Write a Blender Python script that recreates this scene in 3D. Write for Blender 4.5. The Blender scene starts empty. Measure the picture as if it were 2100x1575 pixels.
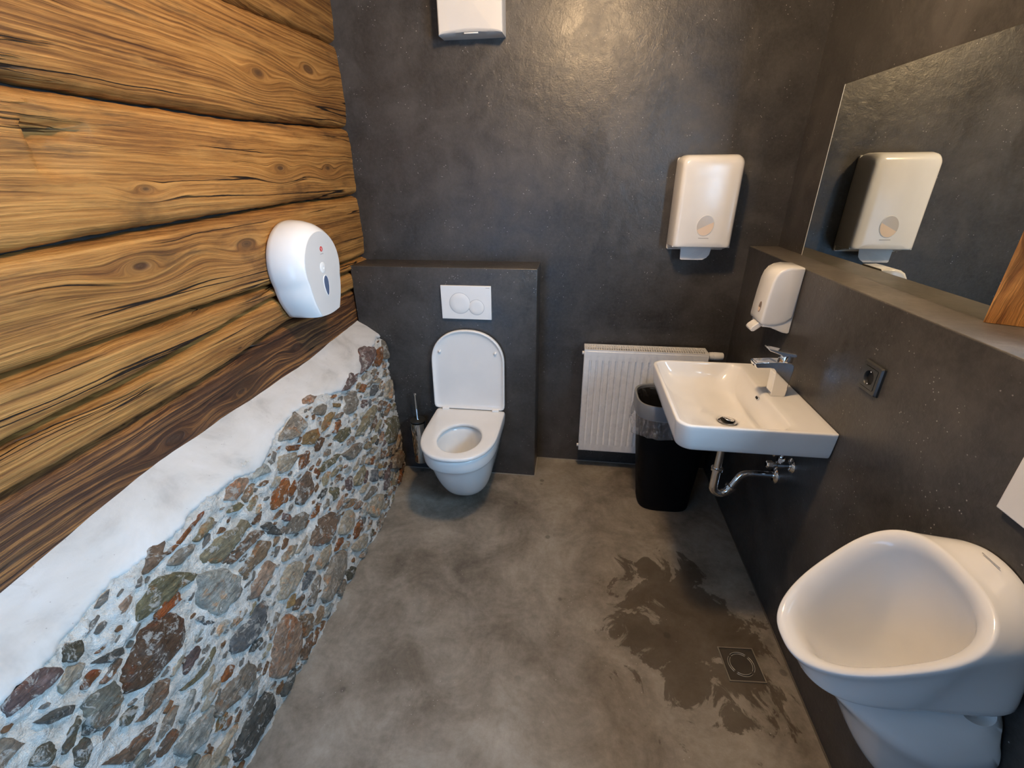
import bpy, bmesh, math, random
import numpy as np
from mathutils import Vector, Matrix, noise
random.seed(7)
sc = bpy.context.scene
COL = sc.collection

# ---------------------------------------------------------------- camera
cam = bpy.data.cameras.new('camera')
cam.sensor_width = 36.0
cam.lens = 924.17/2100*36.0
cam.clip_start = 0.02
co = bpy.data.objects.new('camera', cam)
COL.objects.link(co)
fw = Vector((-0.12338, 0.89932, -0.41953)).normalized()
rt0 = Vector((0.99072, 0.13592, 0.0)).normalized()
ro = -0.0076
up0 = rt0.cross(fw)
rt = (math.cos(ro)*rt0 + math.sin(ro)*up0).normalized()
up = rt.cross(fw)
co.matrix_world = Matrix(((rt.x, up.x, -fw.x, 1.01759), (rt.y, up.y, -fw.y, -2.28394), (rt.z, up.z, -fw.z, 1.54441), (0, 0, 0, 1)))
sc.camera = co

# ---------------------------------------------------------------- world, lights, exposure
w = bpy.data.worlds.new('world')
sc.world = w
w.use_nodes = True
w.node_tree.nodes['Background'].inputs[0].default_value = (0.45, 0.65, 1.0, 1)
w.node_tree.nodes['Background'].inputs[1].default_value = 1.0
sc.view_settings.view_transform = 'Standard'
sc.view_settings.look = 'None'
sc.view_settings.gamma = 1
sc.view_settings.use_curve_mapping = False
sc.view_settings.exposure = 0.0
sc.cycles.max_bounces = 8
sc.cycles.diffuse_bounces = 4
sc.cycles.caustics_reflective = False
sc.cycles.caustics_refractive = False

def lamp(name, kind, loc, power, color, **kw):
    l = bpy.data.lights.new(name, kind)
    l.energy = power
    l.color = color
    for k, v in kw.items():
        setattr(l, k, v)
    o = bpy.data.objects.new(name, l)
    o.location = loc
    COL.objects.link(o)
    return o
# warm ceiling lamp (seen as the glint on the back wall) and the window in the right wall
lamp('ceiling_lamp', 'POINT', (1.05, -1.13, 2.35), 61, (1.0, 0.68, 0.375), shadow_soft_size=0.07)
wl_ = lamp('window_daylight', 'AREA', (2.24, -2.10, 1.70), 88, (0.42, 0.69, 1.0), shape='RECTANGLE', size=0.84, size_y=1.08)
wl_.rotation_euler = (0, math.radians(90), 0)
dl_ = lamp('door_daylight', 'AREA', (0.36, -2.70, 0.75), 8.5, (0.25, 0.54, 1.0), shape='RECTANGLE', size=0.55, size_y=1.25)
dl_.rotation_euler = (math.radians(90), 0, 0)

# ---------------------------------------------------------------- helpers
def wloc(o):
    v = Vector((0, 0, 0))
    while o is not None:
        v += o.location
        o = o.parent
    return v
def empty(name, loc, label, cat, group=None):
    o = bpy.data.objects.new(name, None)
    o.empty_display_size = 0.05
    o.location = loc
    COL.objects.link(o)
    o['label'] = label
    o['category'] = cat
    if group:
        o['group'] = group
    return o
def tag(o, label, cat, group=None):
    o['label'] = label
    o['category'] = cat
    if group:
        o['group'] = group
    return o
def obj(name, vf, mat, parent=None, smooth=True, sub=0, bevel=0, seg=2, kind=None, label=None, angle=None):
    """one mesh object; vf in world coordinates"""
    v, f = vf
    off = wloc(parent) if parent else Vector((0, 0, 0))
    me = bpy.data.meshes.new(name)
    me.from_pydata([(p[0]-off.x, p[1]-off.y, p[2]-off.z) for p in v], [], f)
    bm = bmesh.new(); bm.from_mesh(me)
    bmesh.ops.remove_doubles(bm, verts=bm.verts, dist=1e-6)
    bmesh.ops.recalc_face_normals(bm, faces=bm.faces)
    bm.to_mesh(me); bm.free()
    if smooth:
        me.polygons.foreach_set('use_smooth', [True]*len(me.polygons))
        if angle:
            me.set_sharp_from_angle(angle=math.radians(angle))
    me.materials.append(mat)
    o = bpy.data.objects.new(name, me)
    COL.objects.link(o)
    if parent:
        o.parent = parent
    if bevel:
        m = o.modifiers.new('b', 'BEVEL'); m.width = bevel; m.segments = seg; m.limit_method = 'ANGLE'; m.angle_limit = math.radians(35); m.harden_normals = False
    if sub:
        m = o.modifiers.new('s', 'SUBSURF'); m.levels = sub; m.render_levels = sub
    if kind:
        o['kind'] = kind
    if label:
        o['label'] = label
    return o
def join(*ps):
    V, F = [], []
    for v, f in ps:
        n = len(V)
        V += list(v)
        F += [tuple(i+n for i in q) for q in f]
    return V, F
def box(x0, x1, y0, y1, z0, z1):
    v = [(x0, y0, z0), (x1, y0, z0), (x1, y1, z0), (x0, y1, z0), (x0, y0, z1), (x1, y0, z1), (x1, y1, z1), (x0, y1, z1)]
    return v, [(0, 3, 2, 1), (4, 5, 6, 7), (0, 1, 5, 4), (1, 2, 6, 5), (2, 3, 7, 6), (3, 0, 4, 7)]
def loft(secs, cap0=False, cap1=False, closed=True):
    n = len(secs[0]); V = [p for s in secs for p in s]; F = []
    for i in range(len(secs)-1):
        for j in range(n if closed else n-1):
            k = (j+1) % n
            F.append((i*n+j, i*n+k, (i+1)*n+k, (i+1)*n+j))
    if cap0: F.append(tuple(range(n)))
    if cap1: F.append(tuple(range((len(secs)-1)*n, len(secs)*n)))
    return V, F
def prism(poly, a0, a1, axis):
    """extrude a 2-D polygon along an axis; poly in the other two axes in order"""
    def P(q, a):
        return {'x': (a, q[0], q[1]), 'y': (q[0], a, q[1]), 'z': (q[0], q[1], a)}[axis]
    return loft([[P(q, a0) for q in poly], [P(q, a1) for q in poly]], True, True)
def frame_at(t):
    t = Vector(t).normalized()
    a = Vector((0, 0, 1)) if abs(t.z) < 0.9 else Vector((1, 0, 0))
    u = t.cross(a).normalized()
    return u, t.cross(u).normalized()
def tube(path, r, n=16, caps=True):
    P = [Vector(p) for p in path]; secs = []; u = None
    for i, p in enumerate(P):
        t = (P[min(i+1, len(P)-1)] - P[max(i-1, 0)]).normalized()
        if u is None:
            u, v = frame_at(t)
        else:
            u = (u - t*u.dot(t)).normalized(); v = t.cross(u)
        rr = r[i] if isinstance(r, (list, tuple)) else r
        secs.append([tuple(p + rr*(math.cos(2*math.pi*k/n)*u + math.sin(2*math.pi*k/n)*v)) for k in range(n)])
    return loft(secs, caps, caps)
def cyl(p0, p1, r, n=24):
    return tube([p0, p1], r, n)
def lathe(c, axis, prof, n=32):
    """prof = [(offset along axis, radius)]"""
    ax = Vector(axis).normalized(); u, v = frame_at(ax); c = Vector(c)
    secs = [[tuple(c + ax*h + max(r, 1e-5)*(math.cos(2*math.pi*k/n)*u + math.sin(2*math.pi*k/n)*v)) for k in range(n)] for h, r in prof]
    return loft(secs, True, True)
def rrect(x0, x1, y0, y1, r, k=6, m=0):
    """rounded rectangle outline; r one radius or four (x0y0, x1y0, x1y1, x0y1)"""
    if not isinstance(r, (list, tuple)): r = [r]*4
    out = []
    for (cx, cy, a0, rr) in ((x0+r[0], y0+r[0], 180, r[0]), (x1-r[1], y0+r[1], 270, r[1]), (x1-r[2], y1-r[2], 0, r[2]), (x0+r[3], y1-r[3], 90, r[3])):
        for i in range(k+1):
            a = math.radians(a0 + 90*i/k)
            out.append((cx+rr*math.cos(a), cy+rr*math.sin(a)))
    if m:
        full = []
        for c in range(4):
            arc = out[c*(k+1):(c+1)*(k+1)]; b = out[((c+1)*(k+1)) % len(out)]; a = arc[-1]
            full += arc + [(a[0]+(b[0]-a[0])*i/(m+1), a[1]+(b[1]-a[1])*i/(m+1)) for i in range(1, m+1)]
        out = full
    return out
def interp(x, xs, ys):
    return float(np.interp(x, xs, ys))
def fbm(x, y, z, o=4, H=1.0):
    return noise.fractal(Vector((x, y, z)), H, 2.0, o)

# ---------------------------------------------------------------- node helpers and materials
class NT:
    def __init__(s, name):
        s.m = bpy.data.materials.new(name); s.m.use_nodes = True
        s.t = s.m.node_tree; s.t.nodes.clear()
        s.out = s.t.nodes.new('ShaderNodeOutputMaterial')
        s.b = s.t.nodes.new('ShaderNodeBsdfPrincipled')
        s.t.links.new(s.b.outputs[0], s.out.inputs[0])
    def put(s, sock, v):
        if v is None: return
        if isinstance(v, bpy.types.NodeSocket): s.t.links.new(v, sock)
        else:
            try: sock.default_value = v
            except Exception: sock.default_value = (*v, 1)
    def n(s, typ, ins=None, **pr):
        nd = s.t.nodes.new('ShaderNode'+typ)
        for k, v in pr.items(): setattr(nd, k, v)
        for k, v in (ins or {}).items(): s.put(nd.inputs[k], v)
        return nd
    def P(s, **kw):
        for k, v in kw.items(): s.put(s.b.inputs[k.replace('_', ' ')], v)
        return s.m
    def coord(s): return s.n('TexCoord').outputs['Object']
    def xyz(s, v): return s.n('SeparateXYZ', {0: v}).outputs
    def vec(s, x, y, z): return s.n('CombineXYZ', {0: x, 1: y, 2: z}).outputs[0]
    def mapp(s, v, scale, loc=(0, 0, 0)): return s.n('Mapping', {'Vector': v, 'Scale': scale, 'Location': loc}).outputs[0]
    def noise(s, v, scale, detail=4, rough=0.55, dist=0.0): return s.n('TexNoise', {'Vector': v, 'Scale': scale, 'Detail': detail, 'Roughness': rough, 'Distortion': dist}).outputs['Fac']
    def vor(s, v, scale, feature='F1'): return s.n('TexVoronoi', {'Vector': v, 'Scale': scale}, feature=feature).outputs['Distance']
    def M(s, op, a, b=0.0, c=0.0, clamp=False): return s.n('Math', {0: a, 1: b, 2: c}, operation=op, use_clamp=clamp).outputs[0]
    def ramp(s, f, stops, interp='LINEAR'):
        r = s.n('ValToRGB', {0: f}); e = r.color_ramp; e.interpolation = interp
        while len(e.elements) < len(stops): e.elements.new(0.5)
        for el, (p, c) in zip(e.elements, stops):
            el.position = p; el.color = (*c, 1) if not isinstance(c, (int, float)) else (c, c, c, 1)
        return r.outputs[0]
    def mix(s, f, a, b, typ='MIX'):
        m = s.n('Mix', {0: f}, data_type='RGBA', blend_type=typ)
        s.put(m.inputs[6], a); s.put(m.inputs[7], b)
        return m.outputs[2]
    def rng(s, v, a, b, c=0.0, d=1.0, smooth=True):
        return s.n('MapRange', {0: v, 1: a, 2: b, 3: c, 4: d}, interpolation_type='SMOOTHSTEP' if smooth else 'LINEAR').outputs[0]
    def bump(s, h, strength, dist, nrm=None):
        return s.n('Bump', {'Height': h, 'Strength': strength, 'Distance': dist, 'Normal': nrm}).outputs[0]

def plain(name, col, rough=0.4, metal=0.0, coat=0.0, **kw):
    t = NT(name); c = t.coord()
    n1 = t.noise(c, 9.0, 3)
    colr = t.mix(t.rng(n1, .35, .7), tuple(x*0.97 for x in col), col)
    r = t.rng(t.noise(c, 25.0, 3), .3, .7, rough*0.9, rough*1.1)
    return t.P(Base_Color=colr, Roughness=r, Metallic=metal, Coat_Weight=coat, **kw)

ceramic = plain('ceramic', (0.83, 0.82, 0.80), 0.07)
plastic = plain('white_plastic', (0.80, 0.79, 0.77), 0.16)
plastic_soft = plain('white_plastic_satin', (0.80, 0.79, 0.77), 0.32)
enamel = plain('white_enamel', (0.80, 0.80, 0.80), 0.28)
grey_plastic = plain('grey_plastic', (0.20, 0.215, 0.24), 0.35)
black_plastic = plain('black_plastic', (0.0025, 0.0025, 0.003), 0.6, Specular_IOR_Level=.15)
dark_plastic = plain('dark_plastic', (0.028, 0.028, 0.026), 0.38)
black_hole = plain('black_recess', (0.004, 0.004, 0.004), 0.7)
chrome = plain('chrome', (0.86, 0.86, 0.86), 0.045, 1.0)
steel = plain('brushed_steel', (0.16, 0.14, 0.115), 0.36, 0.8)
smoke = plain('smoke_window', (0.09, 0.12, 0.20), 0.08)
mirror_glass = plain('mirror_glass', (0.86, 0.88, 0.81), 0.004, 1.0)
mirror_edge_glint = plain('mirror_edge_glint', (0.85, 0.88, 0.88), 0.25, 0.0)
red = plain('red_print', (0.60, 0.035, 0.02), 0.3)
grey_print = plain('grey_print', (0.36, 0.35, 0.34), 0.5)
fan_plastic = plain('off_white_plastic', (0.60, 0.585, 0.56), 0.35)
paper = plain('paper', (0.72, 0.72, 0.73), 0.9)
peach = plain('peach_paper', (0.80, 0.64, 0.50), 0.5)
window_grey = plain('grey_window', (0.56, 0.53, 0.50), 0.10)
sealant = plain('sealant', (0.33, 0.31, 0.28), 0.5)
grey_line = plain('grey_gap', (0.42, 0.43, 0.46), 0.5)

def m_dark_wall():
    t = NT('dark_plaster'); c = t.coord()
    big = t.noise(c, 1.7, 4, .6, .4)
    mid = t.noise(c, 7.0, 5, .65, .8)
    fine = t.noise(c, 70.0, 5, .7)
    a = t.ramp(t.M('ADD', t.M('MULTIPLY', big, .6), t.M('MULTIPLY', mid, .4)), [(.33, (.020, .0185, .0175)), (.48, (.037, .0345, .0325)), (.60, (.060, .056, .053)), (.74, (.092, .087, .082))])
    a = t.mix(t.rng(fine, .35, .75, 0, .35), a, (.088, .082, .076))
    sp = t.vor(c, 95.0)
    sp = t.vor(c, 78.0)
    spm = t.M('MULTIPLY', t.rng(t.M('ADD', sp, t.M('MULTIPLY', t.noise(c, 300.0, 2), .16)), .24, .15), t.rng(t.noise(c, 14.0, 2), .53, .62))
    scr = t.noise(t.mapp(c, (60, 60, 14)), 2.2, 5, .75, 1.5)
    scm = t.M('MULTIPLY', t.rng(scr, .64, .74), t.rng(t.noise(c, 3.2, 3), .50, .68, 0, .45))
    a = t.mix(t.M('MAXIMUM', spm, scm), a, (.36, .35, .34))
    h = t.M('ADD', t.M('MULTIPLY', t.noise(c, 26.0, 6, .68, .6), .7), t.M('MULTIPLY', t.noise(c, 160.0, 3), .18))
    b = t.bump(h, .30, .0085)
    rg = t.rng(mid, .3, .7, .31, .45)
    return t.P(Base_Color=a, Roughness=rg, Normal=b, Specular_IOR_Level=.5)
wall_mat = m_dark_wall()
def m_ledge():
    t = NT('ledge_plaster'); c = t.coord()
    n1 = t.noise(c, 6.0, 5, .65, .6); n2 = t.noise(c, 50.0, 5, .7)
    a = t.ramp(t.M('ADD', t.M('MULTIPLY', n1, .7), t.M('MULTIPLY', n2, .3)), [(.33, (.065, .056, .046)), (.5, (.105, .093, .078)), (.68, (.155, .14, .12))])
    return t.P(Base_Color=a, Roughness=.45, Normal=t.bump(n2, .2, .006))
ledge_mat = m_ledge()

def m_floor():
    t = NT('sealed_concrete'); c = t.coord(); x, y, z = t.xyz(c)
    big = t.noise(c, 1.6, 6, .62, .7)
    mid = t.noise(c, 5.5, 7, .68, .6)
    fine = t.noise(c, 45.0, 6, .7)
    f = t.M('ADD', t.M('ADD', t.M('MULTIPLY', big, .45), t.M('MULTIPLY', mid, .4)), t.M('MULTIPLY', fine, .15))
    a = t.ramp(f, [(.36, (.086, .072, .056)), (.45, (.155, .135, .108)), (.53, (.235, .21, .173)), (.66, (.37, .34, .29))])
    # damp stain around the floor drain, with an edge of its own
    dx = t.M('DIVIDE', t.M('SUBTRACT', x, 1.50), .30); dy = t.M('DIVIDE', t.M('SUBTRACT', y, -1.08), .42)
    d = t.M('SQRT', t.M('ADD', t.M('MULTIPLY', dx, dx), t.M('MULTIPLY', dy, dy)))
    st = t.M('ADD', d, t.M('MULTIPLY', t.M('SUBTRACT', t.noise(c, 5.6, 7, .68, 1.0), .5), 3.4))
    stain = t.M('MULTIPLY', t.rng(st, .80, .66), .74)
    a = t.mix(stain, a, (.050, .035, .020))
    spots = t.M('MULTIPLY', t.rng(t.vor(c, 9.0), .14, .09), t.rng(t.noise(c, 3.0, 2), .50, .60, 0, .5))
    a = t.mix(spots, a, (.038, .031, .025))
    gl = t.M('MULTIPLY', t.rng(t.vor(c, 60.0), .09, .03), t.rng(t.noise(c, 6.0, 2), .50, .62))
    a = t.mix(gl, a, (.55, .55, .53))
    h = t.M('ADD', fine, t.M('MULTIPLY', mid, 1.0))
    b = t.bump(h, .18, .006)
    r = t.M('SUBTRACT', t.rng(mid, .3, .7, .46, .62), t.M('MULTIPLY', stain, .12))
    return t.P(Base_Color=a, Roughness=r, Normal=b, Specular_IOR_Level=.4)
floor_mat = m_floor()

def m_wood(name, seed, dark=0.0, knots=(), vertical=False, wave=0.5, warp=.075):
    t = NT(name); c = t.coord(); X, Y, Z = t.xyz(c)
    u, v = (Z, Y) if vertical else (Y, Z)
    V2 = lambda au, av, s, off=0.0: t.vec(t.M('MULTIPLY', u, au), t.M('MULTIPLY', v2, av), s*1.0+off)
    v2 = v
    v2 = t.M('ADD', v, t.M('MULTIPLY', t.M('SUBTRACT', t.noise(V2(.8, 3.0, seed), 1.0, 3, .5), .5), warp))
    v2 = t.M('ADD', v2, t.M('MULTIPLY', t.M('SUBTRACT', t.noise(V2(5.0, 14.0, seed, 4.0), 1.0, 4, .6), .5), .012))
    dk = 0.0
    for (ku, kv, s) in knots:
        du = t.M('DIVIDE', t.M('SUBTRACT', u, ku), s*2.0); dv = t.M('DIVIDE', t.M('SUBTRACT', v, kv), s*.8)
        rr = t.M('ADD', t.M('MULTIPLY', du, du), t.M('MULTIPLY', dv, dv))
        g = t.M('EXPONENT', t.M('MULTIPLY', rr, -0.75))
        ring = t.M('MULTIPLY', t.M('SQRT', rr), s*.8)
        v2 = t.M('ADD', t.M('MULTIPLY', v2, t.M('SUBTRACT', 1.0, g)), t.M('MULTIPLY', t.M('ADD', ring, kv), g))
        dk = t.M('MAXIMUM', t.M('EXPONENT', t.M('MULTIPLY', rr, -9.0)), dk)
    gr = t.noise(V2(1.3, 34.0, seed*1.7), 1.0, 7, .66)
    fn = t.noise(V2(4.0, 300.0, seed*2.1), 1.0, 4, .65)
    md = t.noise(V2(2.2, 95.0, seed*2.9), 1.0, 5, .65)
    rg = t.M('ADD', t.M('MULTIPLY', t.M('SINE', t.M('ADD', t.M('MULTIPLY', v2, 520.0 if dark < .5 else 300.0), t.M('MULTIPLY', gr, 16.0 if dark < .5 else 30.0))), .5), .5)
    lo = t.noise(V2(1.5, 7.0, seed*3.3), 1.0, 5, .62)
    f = t.M('ADD', t.M('ADD', t.M('MULTIPLY', gr, .30), t.M('MULTIPLY', fn, .26)), t.M('ADD', t.M('ADD', t.M('MULTIPLY', rg, wave*.10), t.M('MULTIPLY', md, .24)), t.M('MULTIPLY', lo, .24)))
    off = wave*.05
    L = lambda *cc: tuple(q*(1-dark) for q in cc)
    if dark > .5:
        a = t.ramp(f, [(.36+off, (.014, .006, .003)), (.45+off, (.048, .019, .009)), (.52+off, (.095, .040, .016)), (.57+off, (.21, .090, .028)), (.66+off, (.34, .155, .045))])
    else:
        a = t.ramp(f, [(.37+off, L(.050, .0175, .006)), (.45+off, L(.155, .062, .0155)), (.52+off, L(.30, .134, .034)), (.63+off, L(.52, .262, .076))])
    # grey-black weathering streaks and paler worn fibres
    we = t.noise(V2(1.6, 20.0, seed*5.1, 3.0), 1.0, 6, .72)
    a = t.mix(t.rng(we, .55, .72, 0, .75), a, (.048, .028, .014))
    blo = t.noise(t.vec(t.M('MULTIPLY', u, 2.6), t.M('MULTIPLY', v, 6.5), seed*6.1), 1.0, 5, .65)
    a = t.mix(t.rng(blo, .53, .70, 0, .62), a, (.060, .026, .010))
    pale = t.noise(V2(2.4, 16.0, seed*4.1, 9.0), 1.0, 5, .65)
    a = t.mix(t.rng(pale, .57, .70, 0, .50), a, (.42, .215, .062) if dark < .5 else (.15, .068, .025))
    a = t.mix(t.M('MULTIPLY', dk, .85), a, (.045, .022, .012))
    # drying cracks: long, thin, following the grain
    def crack(au, av, s, th, lo_, hi_):
        cn = t.noise(V2(au, av, s), 1.0, 4, .42)
        return t.M('MULTIPLY', t.rng(t.M('ABSOLUTE', t.M('SUBTRACT', cn, .5)), th, th*.3), t.rng(t.noise(V2(1.1, 7.0, s, 5.0), 1.0, 2), lo_, hi_))
    cm = t.M('MAXIMUM', crack(.28, 9.0, seed*7.7, .0062, .50, .56), crack(.55, 26.0, seed*9.3, .0085, .54, .60))
    a = t.mix(cm, a, (.010, .005, .003))
    h = t.M('ADD', t.M('ADD', t.M('MULTIPLY', gr, .8), t.M('MULTIPLY', fn, .22)), t.M('ADD', t.M('MULTIPLY', rg, wave*.10), t.M('MULTIPLY', md, .5)))
    h = t.M('SUBTRACT', t.M('SUBTRACT', h, t.M('MULTIPLY', cm, 1.8)), t.M('MULTIPLY', dk, .35))
    b = t.bump(h, .75, .010)
    r = t.rng(gr, .3, .7, .62, .44)
    return t.P(Base_Color=a, Roughness=r, Normal=b, Specular_IOR_Level=.30)

def m_stone():
    t = NT('rubble_stone'); c = t.coord()
    oi = t.n('ObjectInfo'); rnd = oi.outputs['Random']; base = oi.outputs['Color']
    cc = t.n('VectorMath', {0: c, 1: t.vec(t.M('MULTIPLY', rnd, 13.0), t.M('MULTIPLY', rnd, 7.0), 0.0)}, operation='ADD').outputs[0]
    st = t.noise(t.mapp(cc, (60, 20, 95)), 1.0, 7, .74, .6)
    pat = t.noise(cc, 15.0, 6, .7, .6)
    mul = t.ramp(t.M('ADD', t.M('MULTIPLY', st, .65), t.M('MULTIPLY', t.noise(cc, 55.0, 5, .7), .35)), [(.32, .30), (.47, .85), (.56, 1.2), (.68, 2.1)])
    a = t.mix(1.0, base, mul, 'MULTIPLY')
    rustm = t.rng(pat, .54, .64, 0, .7)
    a = t.mix(rustm, a, t.mix(1.0, a, (1.45, .80, .42), 'MULTIPLY'))
    greym = t.rng(t.noise(t.n('VectorMath', {0: cc, 1: (8.3, 4.1, 2.5)}, operation='ADD').outputs[0], 13.0, 5, .7, .5), .53, .64, 0, .40)
    a = t.mix(greym, a, (.185, .172, .155))
    lim = t.noise(t.n('VectorMath', {0: cc, 1: (3.3, 1.1, 5.5)}, operation='ADD').outputs[0], 34.0, 7, .75, .6)
    a = t.mix(t.rng(lim, .535, .60, 0, .88), a, (.72, .68, .61))
    h = t.M('ADD', t.M('MULTIPLY', st, 1.0), t.M('MULTIPLY', t.noise(c, 110.0, 5, .75), .45))
    b = t.bump(h, 1.0, .022)
    return t.P(Base_Color=a, Roughness=.60, Normal=b, Specular_IOR_Level=.4)
stone_mat = m_stone()

def m_mortar():
    t = NT('lime_mortar'); c = t.coord()
    n1 = t.noise(c, 9.0, 5, .6, .4); n2 = t.noise(c, 60.0, 6, .72, .4)
    a = t.ramp(n1, [(.30, (.72, .67, .59)), (.55, (.86, .815, .74)), (.75, (.90, .865, .80))])
    a = t.mix(t.rng(n2, .40, .25, 0, .6), a, (.30, .27, .23))
    a = t.mix(t.rng(t.noise(c, 24.0, 4, .7), .60, .70, 0, .40), a, (.44, .37, .29))
    pit = t.noise(c, 33.0, 6, .72, .9)
    a = t.mix(t.rng(pit, .37, .29, 0, .7), a, (.24, .20, .155))
    h = t.M('ADD', t.M('ADD', t.M('MULTIPLY', n2, .8), t.M('MULTIPLY', pit, 1.1)), t.M('MULTIPLY', t.noise(c, 190.0, 3, .7), .3))
    return t.P(Base_Color=a, Roughness=.9, Normal=t.bump(h, 1.0, .016), Specular_IOR_Level=.2)
mortar_mat = m_mortar()

def m_plaster():
    t = NT('white_plaster'); c = t.coord()
    n1 = t.noise(c, 4.5, 5, .6, .5); n2 = t.noise(c, 30.0, 6, .7)
    a = t.ramp(n1, [(.30, (.36, .34, .315)), (.50, (.53, .505, .47)), (.70, (.60, .575, .545))])
    sm = t.M('MULTIPLY', t.rng(t.noise(c, 11.0, 5, .7, .7), .60, .74), t.rng(n2, .45, .6))
    a = t.mix(t.M('MULTIPLY', sm, .6), a, (.30, .27, .255))
    a = t.mix(t.rng(t.vor(c, 48.0), .07, .04, 0, .5), a, (.16, .13, .12))
    h = t.M('ADD', t.M('MULTIPLY', n1, .8), t.M('MULTIPLY', n2, .3))
    return t.P(Base_Color=a, Roughness=.75, Normal=t.bump(h, .30, .012), Specular_IOR_Level=.25)
plaster_mat = m_plaster()

def m_bag():
    t = NT('clear_bag'); c = t.coord()
    n = t.noise(t.mapp(c, (40, 40, 16)), 1.0, 5, .7, 1.5)
    f = t.n('Fresnel', {'IOR': 1.5}).outputs[0]
    tr = t.n('BsdfTransparent'); g = t.n('BsdfGlossy', {'Color': (1, 1, 1, 1), 'Roughness': .12, 'Normal': t.bump(n, 1.0, .02)})
    df = t.n('BsdfDiffuse', {'Color': (.75, .75, .78, 1)})
    m1 = t.n('MixShader', {0: t.rng(n, .45, .72, .06, .42), 1: tr.outputs[0], 2: df.outputs[0]})
    m2 = t.n('MixShader', {0: t.M('ADD', t.M('MULTIPLY', f, .5), .12), 1: m1.outputs[0], 2: g.outputs[0]})
    t.t.links.new(m2.outputs[0], t.out.inputs[0])
    return t.m
bag_mat = m_bag()
def m_glass():
    t = NT('window_glass')
    t.noise(t.coord(), 3.0)
    return t.P(Base_Color=(1, 1, 1), Roughness=.0, Transmission_Weight=1.0, IOR=1.45)
glass_mat = m_glass()
# ---------------------------------------------------------------- the room
XR, XU, YF, ZC, HL, YB = 1.818, 1.942, -2.75, 2.46, 1.242, -0.187
floor = obj('floor', box(-.4, 2.6, YF-.2, .2, -.12, 0), floor_mat, smooth=False, kind='structure')
ceil_ = obj('ceiling', box(-.4, 2.6, YF-.2, .2, ZC, ZC+.1), plain('ceiling_paint', (.55, .53, .50), .8), smooth=False, kind='structure')
wb = obj('wall_back', box(-.4, 2.6, 0, .2, 0, ZC), wall_mat, smooth=False, kind='structure')
def lumpy_box(x0, x1, y0, y1, z0, z1, r):
    bm = bmesh.new()
    v, f = box(x0, x1, y0, y1, z0, z1)
    vs = [bm.verts.new(p) for p in v]
    for q in f: bm.faces.new([vs[i] for i in q])
    bmesh.ops.bevel(bm, geom=list(bm.edges), offset=r, segments=3, profile=.5, affect='EDGES')
    V = [tuple(q.co) for q in bm.verts]; bm.verts.index_update(); F = [tuple(q.index for q in fc.verts) for fc in bm.faces]
    bm.free()
    return V, F
obj('cistern_box', lumpy_box(-.06, .853, YB, .02, -.02, 1.1546, .005), wall_mat, wb, angle=40)
# upper right wall with the window opening (a connected frame of 8 blocks around the hole)
def wall_hole(x0, x1, ys, zs):
    V, F = [], []
    idx = {}
    for xi, x in enumerate((x0, x1)):
        for i, y in enumerate(ys):
            for j, z in enumerate(zs):
                idx[xi, i, j] = len(V); V.append((x, y, z))
    for i in range(3):
        for j in range(3):
            if (i, j) == (1, 1): continue
            for xi in (0, 1):
                F.append((idx[xi, i, j], idx[xi, i+1, j], idx[xi, i+1, j+1], idx[xi, i, j+1]))
    for a, b in (((1, 1), (2, 1)), ((2, 1), (2, 2)), ((2, 2), (1, 2)), ((1, 2), (1, 1))):
        F.append((idx[0, a[0], a[1]], idx[0, b[0], b[1]], idx[1, b[0], b[1]], idx[1, a[0], a[1]]))
    ring = [(i, 0) for i in range(4)] + [(3, j) for j in range(1, 4)] + [(i, 3) for i in (2, 1, 0)] + [(0, j) for j in (2, 1)]
    for k in range(len(ring)):
        a, b = ring[k], ring[(k+1) % len(ring)]
        F.append((idx[0, a[0], a[1]], idx[0, b[0], b[1]], idx[1, b[0], b[1]], idx[1, a[0], a[1]]))
    return V, F
def swap(vf): return [(-y, x, z) for x, y, z in vf[0]], vf[1]
wf = obj('wall_front', swap(wall_hole(YF-.2, YF, (-2.6, -.78, .06, .4), (-.05, .0, 2.05, ZC))), wall_mat, smooth=False, kind='structure')
gd = obj('door_1', join(box(.061, .06+.06, YF-.06, YF-.01, .002, 2.049), box(.72, .779, YF-.06, YF-.01, .002, 2.049), box(.12, .72, YF-.06, YF-.01, .002, .08), box(.12, .72, YF-.06, YF-.01, 1.97, 2.049)), plain('door_frame', (.10, .09, .08), .5), smooth=False, kind='structure')
obj('pane', box(.115, .725, YF-.04, YF-.03, .075, 1.975), glass_mat, gd, smooth=False)
wr = obj('wall_right', wall_hole(XU, 2.36, (YF-.02, -2.70, -1.181, 0.02), (1.20, 1.222, 2.16, ZC)), wall_mat, smooth=False, kind='structure')
obj('ledge_wall', lumpy_box(XR, 2.36, YF-.02, .02, -.02, HL-.0015, .003), wall_mat, wr, angle=40)
obj('ledge_top', lumpy_box(XR+.0015, 2.359, YF-.019, .019, HL-.008, HL, .0015), ledge_mat, wr, angle=40)
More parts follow.
